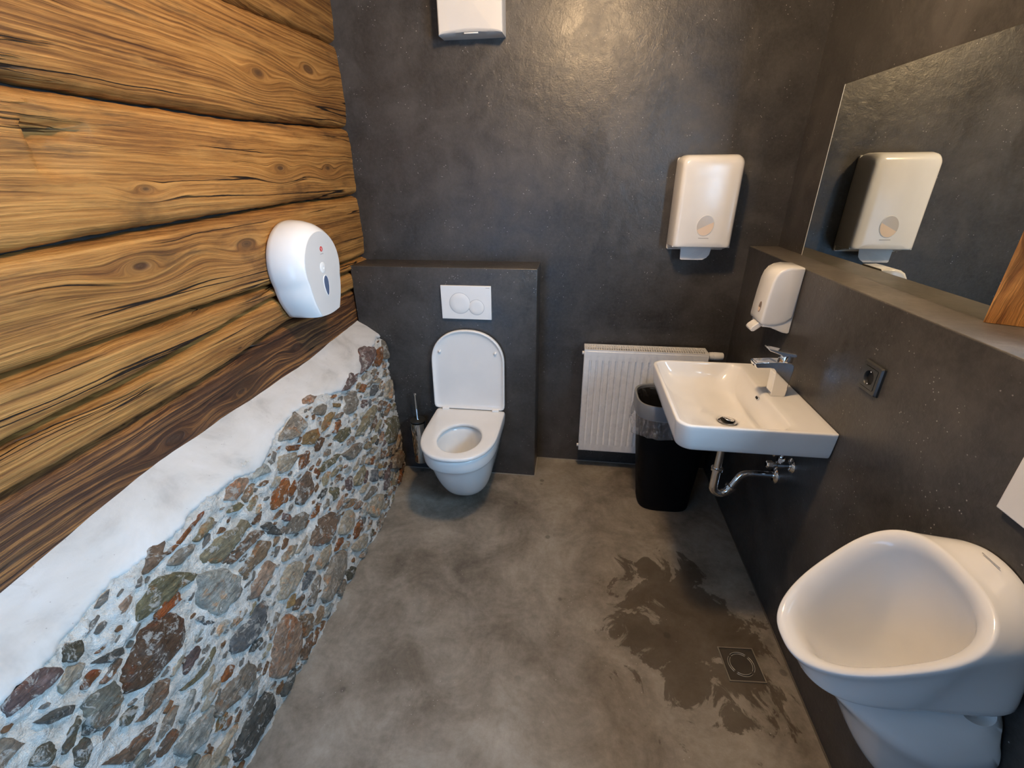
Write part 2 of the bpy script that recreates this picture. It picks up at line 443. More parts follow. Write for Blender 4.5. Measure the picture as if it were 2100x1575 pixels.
# beside the mirror: a timber post and lining, then a window in the right wall (out of view, behind the camera's shoulder)
jw = m_wood('post_wood', 5.0, -.8, ((1.46, -1.206, .03),), True)
def post():
    secs = []
    for k in range(25):
        z = HL+.001 + (2.158-HL)*k/24
        o = .003*fbm(z*4, 1.3, .2)
        secs.append([(1.9290, -1.1830, z), (1.9225+.4*o, -1.1900, z), (1.928+o, -1.1955, z), (1.960+o*.5, -1.2110+o*.6, z), (1.984, -1.2240, z), (1.9985, -1.2150, z), (2.05, -1.200, z), (2.05, -1.1830, z)])
    return loft(secs, True, True)
obj('trim_1', post(), jw, smooth=True, angle=30, kind='structure')
obj('trim_2', box(2.000, 2.358, -1.52, -1.2125, HL+.001, 2.158), m_wood('lining_wood', 9.0, .25, (), False), smooth=False, kind='structure')
win = obj('window_1', join(box(2.29, 2.345, -2.699, -2.64, HL+.001, 2.159), box(2.29, 2.345, -1.58, -1.521, HL+.001, 2.159), box(2.29, 2.345, -2.64, -1.58, HL+.001, HL+.06), box(2.29, 2.345, -2.64, -1.58, 2.10, 2.159)), jw, smooth=False, kind='structure')
obj('pane', box(2.318, 2.326, -2.645, -1.575, HL+.05, 2.11), glass_mat, win, smooth=False)
# sealant joint between floor and walls
obj('sealant', join(box(.853, 1.818, -.0045, 0.001, 0, .003), box(.8485, .8575, YB, 0, 0, .003), box(.10, .853, YB-.0045, YB+.001, 0, .003)), sealant, floor, smooth=False)
obj('corner_sealant', box(XR-.004, XR+.001, -2.7, 0, 0, .003), plain('brown_sealant', (.10, .085, .065), .5), floor, smooth=False)

# ---------------------------------------------------------------- left wall: hewn timber over a rubble base
wl = obj('wall_left', box(-.4, -.13, YF, .02, 0, ZC), plain('dark_gap', (.010, .007, .005), .9), smooth=False, kind='structure')
Jn = [
 ([-2.8, 0], [2.52, 2.52], 0),
 ([-2.8, -.66, -.34, 0], [2.03, 2.04, 2.058, 2.072], .005),
 ([-2.8, -1.42, -1.17, -.74, 0], [1.716, 1.716, 1.713, 1.715, 1.752], .014),
 ([-2.8, -1.548, -1.22, -.894, -.564, 0], [1.40, 1.409, 1.426, 1.436, 1.45, 1.463], .013),
 ([-2.8, -1.64, -1.15, -.787, -.28, 0], [1.19, 1.192, 1.194, 1.187, 1.165, 1.17], .009),
 ([-2.8, -1.69, -1.36, -.80, 0], [1.068, 1.071, 1.085, 1.138, 1.115], .007),
 ([-2.8, -1.73, -1.53, -1.23, -.72, 0], [.970, .975, .976, .984, 1.030, 1.032], .012),
 ([-2.8, 0], [.66, .66], 0)]
def joint(i, y, side):
    xs, zs, g = Jn[i]
    gap = g*interp(y, [-1.9, 0], [1.0, .35]) if g else 0
    return interp(y, xs, zs) + side*gap*.5 + .004*fbm(y*3.1, i*7.7+side, 0.3, 3) + (.0025*fbm(y*19, i*3.1, side, 3))
def beam(i, ny, nz):
    V, F = [], []
    for a in range(ny+1):
        y = YF + (0-YF)*a/ny
        zt, zb = joint(i, y, -1), joint(i+1, y, 1)
        col = []
        for b in range(nz+1):
            s = b/nz
            s = .5 - .5*math.cos(math.pi*s)*(.72+.28*abs(math.cos(math.pi*s)))
            z = zb + (zt-zb)*s
            e = min(z-zb, zt-z)
            x = -.058 + .007*fbm(y*1.3, z*5+i*4.2, i, 3) + .0022*fbm(y*5, z*60, i*2.2, 4)
            R = .020
            if e < R: x -= .026*(1-e/R)**2.2
            x -= .010*((s-.5)*2)**4
            if i == 6: x -= .006
            if i == 2 and -1.412 < y < -1.272 and 1.556 < z < 1.648:   # old mortise pocket
                x -= .012*min(1, max(0, (-1.272-y)/.10)) + (.055 if (z-1.556)/.09 > .60 + .40*(y+1.41)/.14 else 0)
            col.append((x, y, z))
        x0 = col[0]; x1 = col[-1]
        V += [(-.125, y, x0[2]-.001)] + col + [(-.125, y, x1[2]+.001)]
    n = nz+3
    for a in range(ny):
        for b in range(n-1):
            F.append((a*n+b, (a+1)*n+b, (a+1)*n+b+1, a*n+b+1))
    return V, F
wood_k = [((-.62, 2.2, .05), ), ((-.28, 1.93, .06), (-.62, 1.86, .05)), ((-.60, 1.575, .04), (-.25, 1.58, .04), (-1.18, 1.52, .03)),
          ((-.86, 1.345, .05), (-1.27, 1.345, .052), (-.40, 1.32, .025)), ((-1.0, 1.12, .012),), ((-1.02, 1.035, .012), (-.55, 1.08, .02)), ((-1.34, .885, .05), (-1.06, .895, .035), (-.72, .93, .03))]
for i in range(7):
    mt = m_wood('hewn_timber_%d' % i, 1.0+i*2.37, (.30, .16, .0, .05, .05, .05, .6)[i], wood_k[i], False, (.4, .7, .3, .45, .4, .5, 1.15)[i], (.045, .06, .035, .055, .035, .045, .11)[i])
    obj('timber_beam', beam(i, 330, 34), mt, wl)

# rubble base with a plastered shoulder
def zt(y): return interp(y, [-2.8, -2.4, -1.8, -1.6, -1.4, -.65, -.19], [.785, .79, .795, .822, .836, .834, .862])
def xf(y): return interp(y, [-1.7, -.6, -.187], [.158, .150, .100])
def surf(y, t):
    a = zt(y); P = [(-.075, a+.012), (-.02, a-.02), (.035, a-.06), (.06, a-.085), (.07, a-.115), (xf(y), 0)]
    for k in range(5):
        d = math.hypot(P[k+1][0]-P[k][0], P[k+1][1]-P[k][1])
        if t <= d or k == 4:
            f = t/d; dx, dz = (P[k+1][0]-P[k][0])/d, (P[k+1][1]-P[k][1])/d
            return Vector((P[k][0]+dx*d*f, y, P[k][1]+dz*d*f)), Vector((-dz, 0, dx))
        t -= d
def tfloor(y):
    a = zt(y); return .196 + math.hypot(xf(y)-.07, a-.115)
def lump(y, t): return .0105*fbm(y*13, t*24, 2.2, 6, .45) + .005*fbm(y*3, t*4, 7.7, 2)
BRK = [(-.15, .135), (-0.24, 0.143), (-0.43, 0.168), (-0.51, 0.193), (-0.675, 0.193), (-0.85, 0.143), (-0.975, 0.138), (-1.12, 0.16), (-1.235, 0.208), (-1.325, 0.177), (-1.44, 0.158), (-1.52, 0.168), (-1.58, 0.168), (-1.645, 0.152), (-1.7, 0.143), (-1.77, 0.155), (-1.81, 0.155), (-1.88, 0.165), (-1.925, 0.163), (-2.8, .165)]
def brk(y): return float(np.interp(-y, [-q[0] for q in BRK], [q[1] for q in BRK])) + .010*fbm(y*23, .5, 1.5, 4, .7)
def mortar():
    NY, NT_ = 420, 120
    V, F = [], []
    for a in range(NY+1):
        y = YB+.004 + (YF-YB)*a/NY
        tf = tfloor(y)
        for b in range(NT_+1):
            t = .07 + (tf-.07)*b/NT_
            p, n = surf(y, t)
            p = p + n*(lump(y, t) - .002)
            if b == NT_: p.z = -.01
            V.append(tuple(p))
    for a in range(NY):
        for b in range(NT_):
            q = a*(NT_+1)+b
            F.append((q, q+1, q+NT_+2, q+NT_+1))
    return V, F
rub = obj('rubble_base', mortar(), mortar_mat, wl)
def plaster():
    NY, N = 420, 26
    V, F = [], []
    for a in range(NY+1):
        y = YB+.004 + (YF-YB)*a/NY
        tb = brk(y)
        for b in range(N+2):
            t = tb*min(b, N)/N
            p, n = surf(y, t)
            h = .010 + .003*fbm(y*5, t*9, 4.4, 3)
            e = (tb-t)
            if e < .012: h *= .55+.45*e/.012
            if b == N+1: h = -.02
            V.append(tuple(p + n*h))
    for a in range(NY):
        for b in range(N+1):
            q = a*(N+2)+b
            F.append((q, q+1, q+N+3, q+N+2))
    return V, F
obj('plaster_shoulder', plaster(), plaster_mat, wl)
STONES = [
('pale',[(-1545,297),(-1475,357),(-1445,425),(-1465,473),(-1550,463),(-1580,388),(-1570,343)]),
('olive',[(-1635,205),(-1560,273),(-1540,307),(-1600,290),(-1660,278),(-1710,255),(-1705,235),(-1665,220)]),
('ochregray',[(-1525,275),(-1475,268),(-1430,280),(-1385,297),(-1350,288),(-1355,318),(-1410,340),(-1485,333),(-1515,300)]),
('darkrust',[(-1640,318),(-1625,348),(-1640,400),(-1670,410),(-1730,405),(-1785,375),(-1800,352),(-1785,315),(-1750,312),(-1705,285),(-1680,295)]),
('graygreen',[(-1850,283),(-1820,297),(-1790,310),(-1800,357),(-1830,378),(-1860,372),(-1870,330)]),
('rust',[(-1240,325),(-1175,318),(-1160,343),(-1185,370),(-1245,355)]),
('rust',[(-1670,283),(-1645,273),(-1600,292),(-1605,312),(-1645,307),(-1675,300)]),
('brown',[(-1475,338),(-1430,340),(-1325,357),(-1315,383),(-1385,378),(-1455,372)]),
('rustgray',[(-1440,410),(-1385,400),(-1325,400),(-1305,432),(-1330,455),(-1395,448),(-1440,448)]),
('slate',[(-1555,540),(-1480,562),(-1410,565),(-1400,598),(-1435,633),(-1495,628),(-1555,603),(-1570,573)]),
('pink',[(-1505,777),(-1450,725),(-1400,680),(-1345,698),(-1320,782),(-1360,855),(-1420,868),(-1480,835)]),
('rustgray',[(-1315,755),(-1260,805),(-1290,858),(-1335,845)]),
('graybrown',[(-1655,625),(-1580,647),(-1535,647),(-1525,695),(-1540,725),(-1585,720),(-1635,688),(-1685,662)]),
('dark',[(-1695,800),(-1640,792),(-1570,787),(-1525,802),(-1515,855),(-1545,883),(-1615,878),(-1675,865),(-1700,828)]),
('pale',[(-1790,578),(-1755,590),(-1705,610),(-1665,623),(-1695,670),(-1735,665),(-1780,638)]),
('beige',[(-1350,603),(-1305,555),(-1240,578),(-1210,608),(-1245,647),(-1310,655),(-1370,628)]),
('graybrown',[(-1205,797),(-1130,753),(-1050,733),(-970,792),(-1020,850),(-1110,870),(-1190,853)]),
('brown',[(-1810,435),(-1775,438),(-1740,415),(-1715,435),(-1735,458),(-1765,460),(-1795,450)]),
('brown',[(-1855,458),(-1815,463),(-1775,480),(-1790,497),(-1835,492),(-1860,490),(-1890,432)]),
('darkolive',[(-1915,380),(-1900,357),(-1875,357),(-1880,380),(-1895,395),(-1910,400)]),
('darkolive',[(-1955,297),(-1930,283),(-1915,297),(-1920,320),(-1940,333)]),
('purple',[(-1930,168),(-1905,163),(-1865,163),(-1850,180),(-1840,203),(-1880,203),(-1915,195),(-1935,193)]),
('darkolive',[(-1835,188),(-1815,163),(-1795,180),(-1800,198),(-1825,208)]),
('pink',[(-1720,190),(-1690,190),(-1685,203),(-1715,215),(-1725,208)]),
('brown',[(-1600,147),(-1585,163),(-1560,163),(-1595,182),(-1570,193),(-1610,193),(-1650,188)]),
('rust',[(-1580,200),(-1515,195),(-1445,185),(-1445,177),(-1520,185),(-1580,190)]),
('dark',[(-1805,238),(-1790,242),(-1750,268),(-1755,283),(-1785,270)]),
('dark',[(-1915,242),(-1880,255),(-1860,278),(-1870,288),(-1905,265)]),
('olive',[(-1710,497),(-1665,512),(-1590,503),(-1595,515),(-1645,532),(-1695,512)]),
('graybrown',[(-1210,485),(-1165,453),(-1125,458),(-1100,495),(-1165,510)]),
('brown',[(-1155,595),(-1085,532),(-1000,580),(-975,628),(-1020,660),(-1105,642)]),
('dark',[(-1310,362),(-1280,370),(-1255,422),(-1250,455),(-1300,403)]),
('purple',[(-1210,393),(-1185,422),(-1200,440),(-1225,410)]),
('olive',[(-955,503),(-910,520),(-920,555),(-955,550)]),
('slate',[(-1605,388),(-1585,400),(-1565,455),(-1590,435)]),
('dark',[(-1825,330),(-1805,333),(-1835,362),(-1860,367),(-1880,352),(-1860,333)]),
('purple',[(-405,110),(-345,118),(-290,170),(-330,190),(-425,208),(-520,203),(-465,152)]),
('purple',[(-690,193),(-585,160),(-520,188),(-555,212),(-640,210)]),
('pink',[(-900,120),(-845,122),(-815,145),(-865,155),(-915,135)]),
('graybrown',[(-1010,145),(-955,133),(-965,165),(-950,203),(-1030,210),(-1085,193),(-1120,173)]),
('ochre',[(-1015,247),(-975,225),(-905,242),(-915,280),(-955,285),(-990,270)]),
('rust',[(-1090,208),(-1020,245),(-1045,253),(-1090,230)]),
('graybrown',[(-705,280),(-665,233),(-595,235),(-585,290),(-630,320),(-705,300)]),
('ochregray',[(-680,422),(-630,388),(-540,383),(-455,385),(-440,417),(-530,443),(-630,445)]),
('olive',[(-835,340),(-780,328),(-705,350),(-710,383),(-800,378)]),
('ochre',[(-770,205),(-715,235),(-735,245),(-770,225)]),
('beige',[(-1165,242),(-1125,225),(-1060,250),(-1065,275),(-1115,288),(-1160,275)]),
('rust',[(-1245,335),(-1225,312),(-1180,300),(-1130,302),(-1145,325),(-1180,357),(-1235,360)]),
('brown',[(-1140,405),(-1095,357),(-1035,340),(-1030,395),(-1050,435),(-1130,438)]),
('olive',[(-1000,378),(-940,385),(-850,400),(-820,413),(-880,420),(-965,408)]),
('graybrown',[(-805,430),(-705,443),(-620,475),(-665,497),(-770,487)]),
('ochregray',[(-805,590),(-730,568),(-675,568),(-680,605),(-755,628)]),
('slate',[(-670,667),(-620,640),(-575,657),(-610,715)]),
('beige',[(-320,422),(-265,355),(-190,385),(-200,455),(-275,465)]),
('olive',[(-420,635),(-340,535),(-215,585),(-205,662),(-310,703)]),
('graybrown',[(-420,785),(-365,745),(-225,800),(-200,875),(-305,873)]),
('beige',[(-755,787),(-695,738),(-605,787),(-605,848),(-700,860)]),
('beige',[(-990,690),(-930,652),(-870,660),(-850,693),(-890,735),(-960,725)]),
('brown',[(-1095,580),(-1050,557),(-975,585),(-970,618),(-1055,638)]),
('graybrown',[(-1230,468),(-1185,440),(-1130,455),(-1125,492),(-1185,503)]),
('olive',[(-945,490),(-905,520),(-915,557),(-955,552)]),
('purple',[(-830,542),(-790,547),(-795,583),(-845,590)]),
('rust',[(-830,310),(-785,290),(-745,292),(-760,310),(-815,325)]),
('rust',[(-1010,375),(-990,365),(-980,390),(-1000,415)]),
('rust',[(-540,270),(-510,245),(-475,270),(-520,290)]),
('rust',[(-325,208),(-280,175),(-220,185),(-270,233),(-330,253)]),
('graybrown',[(-255,240),(-200,160),(-155,188),(-190,270)]),
('pale',[(-1280,208),(-1250,193),(-1200,200),(-1195,240),(-1250,220)]),
]
SCOL = {'pale': (.40, .42, .40), 'olive': (.20, .18, .105), 'ochregray': (.34, .30, .20), 'darkrust': (.15, .085, .048), 'graygreen': (.24, .245, .21), 'rust': (.25, .100, .035), 'brown': (.21, .145, .10),
        'rustgray': (.31, .22, .14), 'slate': (.15, .165, .18), 'pink': (.37, .26, .19), 'graybrown': (.29, .255, .21), 'dark': (.105, .105, .095), 'beige': (.44, .385, .30), 'darkolive': (.115, .105, .075), 'purple': (.17, .12, .115), 'ochre': (.33, .22, .10)}
RES = .004
occ = np.zeros((int(2.8/RES), int(1.0/RES)), bool)   # over (-y, t)
def inside(pts, poly):
    x, y = pts[..., 0], pts[..., 1]; r = np.zeros(x.shape, bool)
    for i in range(len(poly)):
        x0, y0 = poly[i]; x1, y1 = poly[i-1]
        c = ((y0 > y) != (y1 > y)) & (x < (x1-x0)*(y-y0)/((y1-y0) or 1e-9)+x0)
        r ^= c
    return r
def cells(poly, grow):
    P = np.array(poly); c = P.mean(0); d = P-c
    P = c + d*(1+grow/np.maximum(np.hypot(d[:, 0], d[:, 1])[:, None], .004))
    lo = np.floor((P.min(0))/RES).astype(int); hi = np.ceil(P.max(0)/RES).astype(int)+1
    lo = np.maximum(lo, 0); hi = np.minimum(hi, occ.shape)
    if (hi <= lo).any(): return None
    gx, gy = np.meshgrid(np.arange(lo[0], hi[0]), np.arange(lo[1], hi[1]), indexing='ij')
    m = inside(np.stack([(gx+.5)*RES, (gy+.5)*RES], -1), [tuple(q) for q in P])
    return gx[m], gy[m]
polys = []
for colr, P in STONES:
    poly = [(-a/1000, b/1000) for a, b in P]
    polys.append((colr, poly))
    q = cells(poly, .002)
    if q: occ[q] = True
names = list(SCOL)
wts = {'pale': 2, 'olive': 2, 'ochregray': 2, 'darkrust': 1, 'graygreen': 1, 'rust': 2, 'brown': 3, 'rustgray': 3, 'slate': 1, 'pink': 2, 'graybrown': 6, 'dark': 1, 'beige': 6, 'darkolive': 1, 'purple': 1, 'ochre': 1}
rs = random.Random(11)
tries = 0
chips = []
while len(chips) < 260 and tries < 26000:
    tries += 1
    yy = rs.uniform(.19, 2.25); big = max(.0, 1 - tries/6000)
    a = rs.uniform(.007+.026*big, .015 + .066*big)*(1 if yy > .7 else .75); b = a*rs.uniform(.26, .58)
    t = rs.uniform(brk(-yy)+b+.002, tfloor(-yy)-b-.004)
    an = rs.gauss(.12, .22)
    k = rs.choice((5, 6, 6, 7, 8)); poly = []; ph = rs.uniform(0, 6.28)
    for i in range(k):
        th = 2*math.pi*(i+rs.uniform(-.28, .28))/k+ph; r = rs.uniform(.78, 1.15)
        u, v = a*r*math.cos(th), b*r*math.sin(th)
        poly.append((yy+u*math.cos(an)-v*math.sin(an), t+u*math.sin(an)+v*math.cos(an)))
    if min(p[0] for p in poly) < .188: continue
    q = cells(poly, .0066 if yy < 1.0 else (.0045 if big > 0 else .003))
    if q is None or len(q[0]) == 0 or occ[q].any(): continue
    q = cells(poly, .001)
    if q: occ[q] = True
    (polys if len(polys) < 290 and a > .012 else chips).append((rs.choices(names, [wts[n] for n in names])[0], poly))
def stone(poly, seed):
    P = np.array(poly); n = len(P); M = 26
    d = np.hypot(*np.diff(np.vstack([P, P[:1]]), axis=0).T); L = np.concatenate([[0], np.cumsum(d)])
    out = []
    for k in range(M):
        s = L[-1]*k/M; i = min(np.searchsorted(L, s, 'right')-1, n-1)
        out.append(P[i] + (P[(i+1) % n]-P[i])*(s-L[i])/max(d[i], 1e-9))
    out = np.array(out)
    out = .12*np.roll(out, 1, 0)+.76*out+.12*np.roll(out, -1, 0)
    c = out.mean(0); size = math.sqrt(abs(sum(out[i-1][0]*out[i][1]-out[i][0]*out[i-1][1] for i in range(M)))/2)
    hh = min(.015, .005+size*.09)
    V, F = [], []
    tilt = (random.uniform(-.06, .06), random.uniform(-.10, .10))
    for ring, (sc_, h) in enumerate(((1.02, -.020), (1.0, -.003), (.955, .70), (.86, .93), (.60, 1.0), (.28, 1.0))):
        for k in range(M):
            w = c + (out[k]-c)*(sc_ + .10*fbm(k*1.1, seed*3.3, ring*.12, 3)*(1 if ring else 0))
            y, t = -w[0], w[1]
            y = min(y, YB-.001)
            p, nn = surf(y, max(.02, t))
            hgt = h if ring < 2 else .001 + hh*h + (.30*hh+.002)*fbm(y*40, t*75, seed, 4, .5) + tilt[0]*(w[0]-c[0]) + tilt[1]*(w[1]-c[1])
            q = p + nn*hgt
            V.append((q.x, q.y, max(q.z, .001)))
    for r in range(5):
        for k in range(M):
            k2 = (k+1) % M
            F.append((r*M+k, r*M+k2, (r+1)*M+k2, (r+1)*M+k))
    F.append(tuple(range(5*M, 6*M)))
    return V, F
def chip(poly, seed):
    c = np.mean(poly, 0); V = []
    for sc_, h in ((1.0, -.006), (.85, .0045)):
        for w in poly:
            p, nn = surf(min(-(c[0]+(w[0]-c[0])*sc_), YB-.001), c[1]+(w[1]-c[1])*sc_)
            q = p + nn*(h + lump(p.y, c[1])*.5 + .002*fbm(p.y*60, p.z*60, seed, 3))
            V.append((q.x, q.y, max(q.z, .001)))
    n = len(poly)
    return V, [(k, (k+1) % n, n+(k+1) % n, n+k) for k in range(n)] + [tuple(range(n, 2*n))]
for grp, colr in (('grey_stone_chips', (.27, .24, .20)), ('rusty_stone_chips', (.27, .145, .07))):
    sel = [chip(q, i) for i, (cn, q) in enumerate(chips) if (i % 5 < 3) == (grp[0] == 'g')]
    o = obj(grp, join(*sel), stone_mat, rub, smooth=False, kind='stuff')
    o.color = colr + (1,)
for i, (cn, poly) in enumerate(polys):
    o = obj('stone', stone(poly, i*1.37), stone_mat, rub)
    j = random.uniform(.95, 1.40)
    o.color = tuple(min(1, q*j*k_) for q, k_ in zip(SCOL[cn], (1.06, .99, .90))) + (1,)
# ---------------------------------------------------------------- toilet
def dcurve(cx, hw, yf, yb, z, ym=None, n=2.35, N=64):
    """D outline: straight back, straight sides to ym, superelliptic front"""
    ym = yb-.45*(yb-yf) if ym is None else ym
    out = []
    nf, ns, nb = 36, 8, 12
    for i in range(nf+1):
        a = math.pi*i/nf; c, s = math.cos(a), math.sin(a)
        out.append((cx-hw*math.copysign(abs(c)**(2/n), c), ym-(ym-yf)*abs(s)**(2/n), z))
    for i in range(1, ns): out.append((cx+hw, ym+(yb-ym)*i/ns, z))
    for i in range(nb+1): out.append((cx+hw-2*hw*i/nb, yb, z))
    for i in range(1, ns): out.append((cx-hw, yb+(ym-yb)*i/ns, z))
    return out
def ell_like(ref, c, rx, ry, z, n=2.0):
    out = []
    for p in ref:
        a = math.atan2((p[1]-c[1])/1.35, p[0]-c[0]); ca, sa = math.cos(a), math.sin(a)
        out.append((c[0]+rx*math.copysign(abs(ca)**(2/n), ca), c[1]+ry*math.copysign(abs(sa)**(2/n), sa), z))
    return out
TX = .517
toilet = empty('toilet', (TX, YB, 0), 'white wall-hung toilet with its lid raised, hung on the low dark wall', 'toilet')
def bowl():
    D = lambda hw, yf, z, ym=-.44: dcurve(TX, hw, yf, YB-.001, z, ym)
    o = [D(.080, -.470, .068, -.36), D(.100, -.505, .078, -.37), D(.118, -.535, .105, -.38), D(.135, -.575, .165, -.40), D(.149, -.612, .235, -.42), D(.158, -.642, .318, -.435), D(.1600, -.650, .327, -.44),
         D(.171, -.674, .3315), D(.1755, -.683, .338), D(.179, -.690, .395), D(.176, -.687, .4035), D(.168, -.680, .4055)]
    r = o[-1]; c = (TX+.004, -.515)
    i = [ell_like(r, c, .118, .145, .405), ell_like(r, c, .112, .139, .398), ell_like(r, (TX+.003, -.508), .110, .128, .34), ell_like(r, (TX+.002, -.495), .098, .108, .28), ell_like(r, (TX, -.48), .070, .085, .225), ell_like(r, (TX, -.47), .045, .06, .205), ell_like(r, (TX, -.46), .03, .04, .16)]
    return loft(o+i, True, True)
obj('bowl', bowl(), ceramic, toilet, sub=1)
def seat():
    c = (TX+.006, -.513)
    o = lambda k, z: dcurve(TX, .183-k, -.698+k, -.228-k, z, -.45)
    r = o(0, 0)
    s = [ell_like(r, c, .110, .135, .408), o(.006, .4075), o(0, .412), o(0, .422), o(.003, .4275), o(.010, .430)]
    s += [ell_like(r, c, .112, .139, .430), ell_like(r, c, .1045, .1305, .427), ell_like(r, c, .102, .128, .420), ell_like(r, c, .104, .130, .411), s[0]]
    return loft(s)
obj('seat', seat(), plastic, toilet, sub=1)
def lid():
    LX, hw, zb, ztop = TX-.008, .188, .4305, .858
    pts = []
    zc = .685
    for i in range(41):
        a = math.pi*i/40; c, s = math.cos(a), math.sin(a)
        pts.append((LX+hw*math.copysign(abs(c)**(2/2.2), c), zc+(ztop-zc)*abs(s)**(2/2.2)))
    pts += [(LX-hw, zc+(zb-zc)*i/8) for i in range(1, 9)] + [(LX-hw+2*hw*i/10, zb) for i in range(1, 10)] + [(LX+hw, zb+(zc-zb)*i/8) for i in range(8)]
    cz = .64
    def ring(k, dy):
        out = []
        for x, z in pts:
            xx = LX+(x-LX)*(1-k/hw); zz = cz+(z-cz)*(1-k/.21)
            y = -.222 + (.022)*(zz-zb)/(ztop-zb)      # leans back on the wall
            out.append((xx, y+dy, zz))
        return out
    return loft([ring(.02, .007), ring(.004, .006), ring(0, .001), ring(0, -.014), ring(.002, -.018), ring(.006, -.019), ring(.010, -.017), ring(.014, -.010), ring(.03, -.0075), ring(.09, -.0065)], True, True)
lido = obj('lid', lid(), plastic, toilet, sub=1)
for sx in (-1, 1):
    bx, bz = TX-.008+sx*.142, .742
    obj('buffer', lathe((bx, -.214, bz), (0, -1, 0), [(-.004, .0075), (.006, .0075), (.009, .006), (.010, .002)], 16), plastic, lido)
    obj('hinge', cyl((TX+sx*.150, -.243, .432), (TX+sx*.115, -.243, .432), .0095, 20), plastic, toilet, angle=40, bevel=.002)

# ---------------------------------------------------------------- flush plate
fp = empty('flush_plate', (.511, YB, .990), 'white rectangular flush plate with two round buttons above the toilet', 'flush plate')
obj('plate', box(.511-.123, .511+.123, YB-.012, YB, .990-.082, .990+.082), plastic_soft, fp, bevel=.0025, angle=40)
for nm, dx, dz, r in (('large_button', -.0305, -.003, .050), ('small_button', .0505, -.021, .0365)):
    c = (.511+dx, YB-.012, .990+dz)
    b = obj(nm, lathe(c, (0, -1, 0), [(-.004, r), (.0010, r), (.0016, r-.001), (.0017, r*.5), (.0017, .001)], 56), plastic_soft, fp, angle=40)
    obj('gap_ring', lathe(c, (0, -1, 0), [(-.003, r+.0018), (.0004, r+.0018), (.0004, r+.0001)], 56), grey_line, b, smooth=False)
obj('print_mark', box(.511+.098, .511+.116, YB-.0123, YB-.0118, 1.0625, 1.0645), grey_print, fp, smooth=False)

# ---------------------------------------------------------------- toilet brush
br = empty('toilet_brush', (.222, -.241, .09), 'chrome toilet brush set hanging beside the toilet', 'toilet brush')
obj('holder', lathe((.222, -.241, .09), (0, 0, 1), [(0, .034), (.003, .039), (.010, .0405), (.240, .0405), (.249, .0405), (.249, .036), (.05, .036)], 40), chrome, br, angle=40)
obj('lid_disc', lathe((.222, -.241, .343), (0, 0, 1), [(-.004, .034), (.006, .041), (.010, .040), (.012, .010)], 40), dark_plastic, br, angle=40)
obj('handle', lathe((.222, -.241, .352), (0, 0, 1), [(0, .010), (.004, .006), (.14, .0055), (.150, .0075), (.158, .0075), (.160, .005)], 20), chrome, br, angle=50)
obj('bracket', box(.205, .239, -.205, YB, .20, .23), chrome, br, bevel=.002)

# ---------------------------------------------------------------- jumbo roll dispenser on the timber
RC = (-.644, 1.243)
def drop(w, zt_, zb_, wb_, n=64):
    """teardrop outline in (y, z): round top of half-width w, flat narrow foot"""
    out = []; R = w; zc = zt_-R
    a0 = math.radians(-24)
    for i in range(45):
        a = a0+(math.pi-2*a0)*i/44
        out.append((RC[0]+R*math.cos(a), zc+R*math.sin(a)))
    x1, z1 = out[-1][0]-RC[0], out[-1][1]
    for i in range(1, 9):
        f = i/9; out.append((RC[0]+x1+(-wb_-x1)*f - .010*w/.15*math.sin(math.pi*f), z1+(zb_-z1)*f))
    for i in range(11):
        out.append((RC[0]-wb_+2*wb_*i/10, zb_-.006*math.sin(math.pi*i/10)))
    for i in range(8, 0, -1):
        f = i/9; out.append((RC[0]-x1-(-wb_-x1)*f*1 + .010*w/.15*math.sin(math.pi*f), z1+(zb_-z1)*f))
    return out
rd = empty('toilet_roll_dispenser', (-.055, RC[0], RC[1]), 'glossy white round jumbo toilet roll dispenser on the timber wall', 'dispenser')
secs = []
for x, w_, t_, b_, wb_ in ((-.060, .150, 1.393, 1.066, .088), (-.052, .158, 1.400, 1.060, .093), (-.035, .160, 1.402, 1.058, .094), (0, .157, 1.399, 1.057, .091), (.03, .149, 1.391, 1.056, .086), (.052, .138, 1.379, 1.056, .079), (.063, .129, 1.369, 1.057, .073), (.0675, .1255, 1.3645, 1.0575, .0705), (.069, .122, 1.361, 1.059, .067)):
    secs.append([(x, y, z) for y, z in drop(w_, t_, b_, wb_)])
obj('cover', loft(secs, True, False), plastic, rd, angle=50)
obj('front_panel', loft([[(.0685, y, z) for y, z in drop(.1235, 1.3625, 1.0582, .0685)], [(.0700, y, z) for y, z in drop(.1225, 1.3615, 1.0587, .0675)]], True, True), plain('shaded_panel_plastic', (.62, .605, .585), .38), rd, angle=40)  # greyer than the cover: the front face's shading is put into the colour
obj('lock', lathe((.0698, -.652, 1.232), (1, 0, 0), [(-.003, .0205), (.001, .0205), (.0022, .018), (.0026, .006), (.0010, .005)], 32), plastic, rd, angle=40)
wv = []
for i in range(40):
    a = 2*math.pi*i/40; r = math.sin(a)
    wv.append((-.646+.0155*math.cos(a)*(1+.30*r), 1.163+.037*r))
obj('level_window', prism(wv, .0690, .0712, 'x'), smoke, rd, smooth=False)
obj('window_rim', loft([[(.0698, -.646+(y+.646)*1.22, 1.163+(z-1.163)*1.12) for y, z in wv], [(.0716, -.646+(y+.646)*1.16, 1.163+(z-1.163)*1.08) for y, z in wv], [(.0716, -.646+(y+.646)*1.03, 1.163+(z-1.163)*1.02) for y, z in wv], [(.0698, y, z) for y, z in wv]]), plastic, rd, angle=50)
lg = obj('emblem', lathe((.0699, -.641, 1.299), (1, 0, 0), [(0, .0095), (.0006, .0095), (.0007, .001)], 28), red, rd, smooth=False)
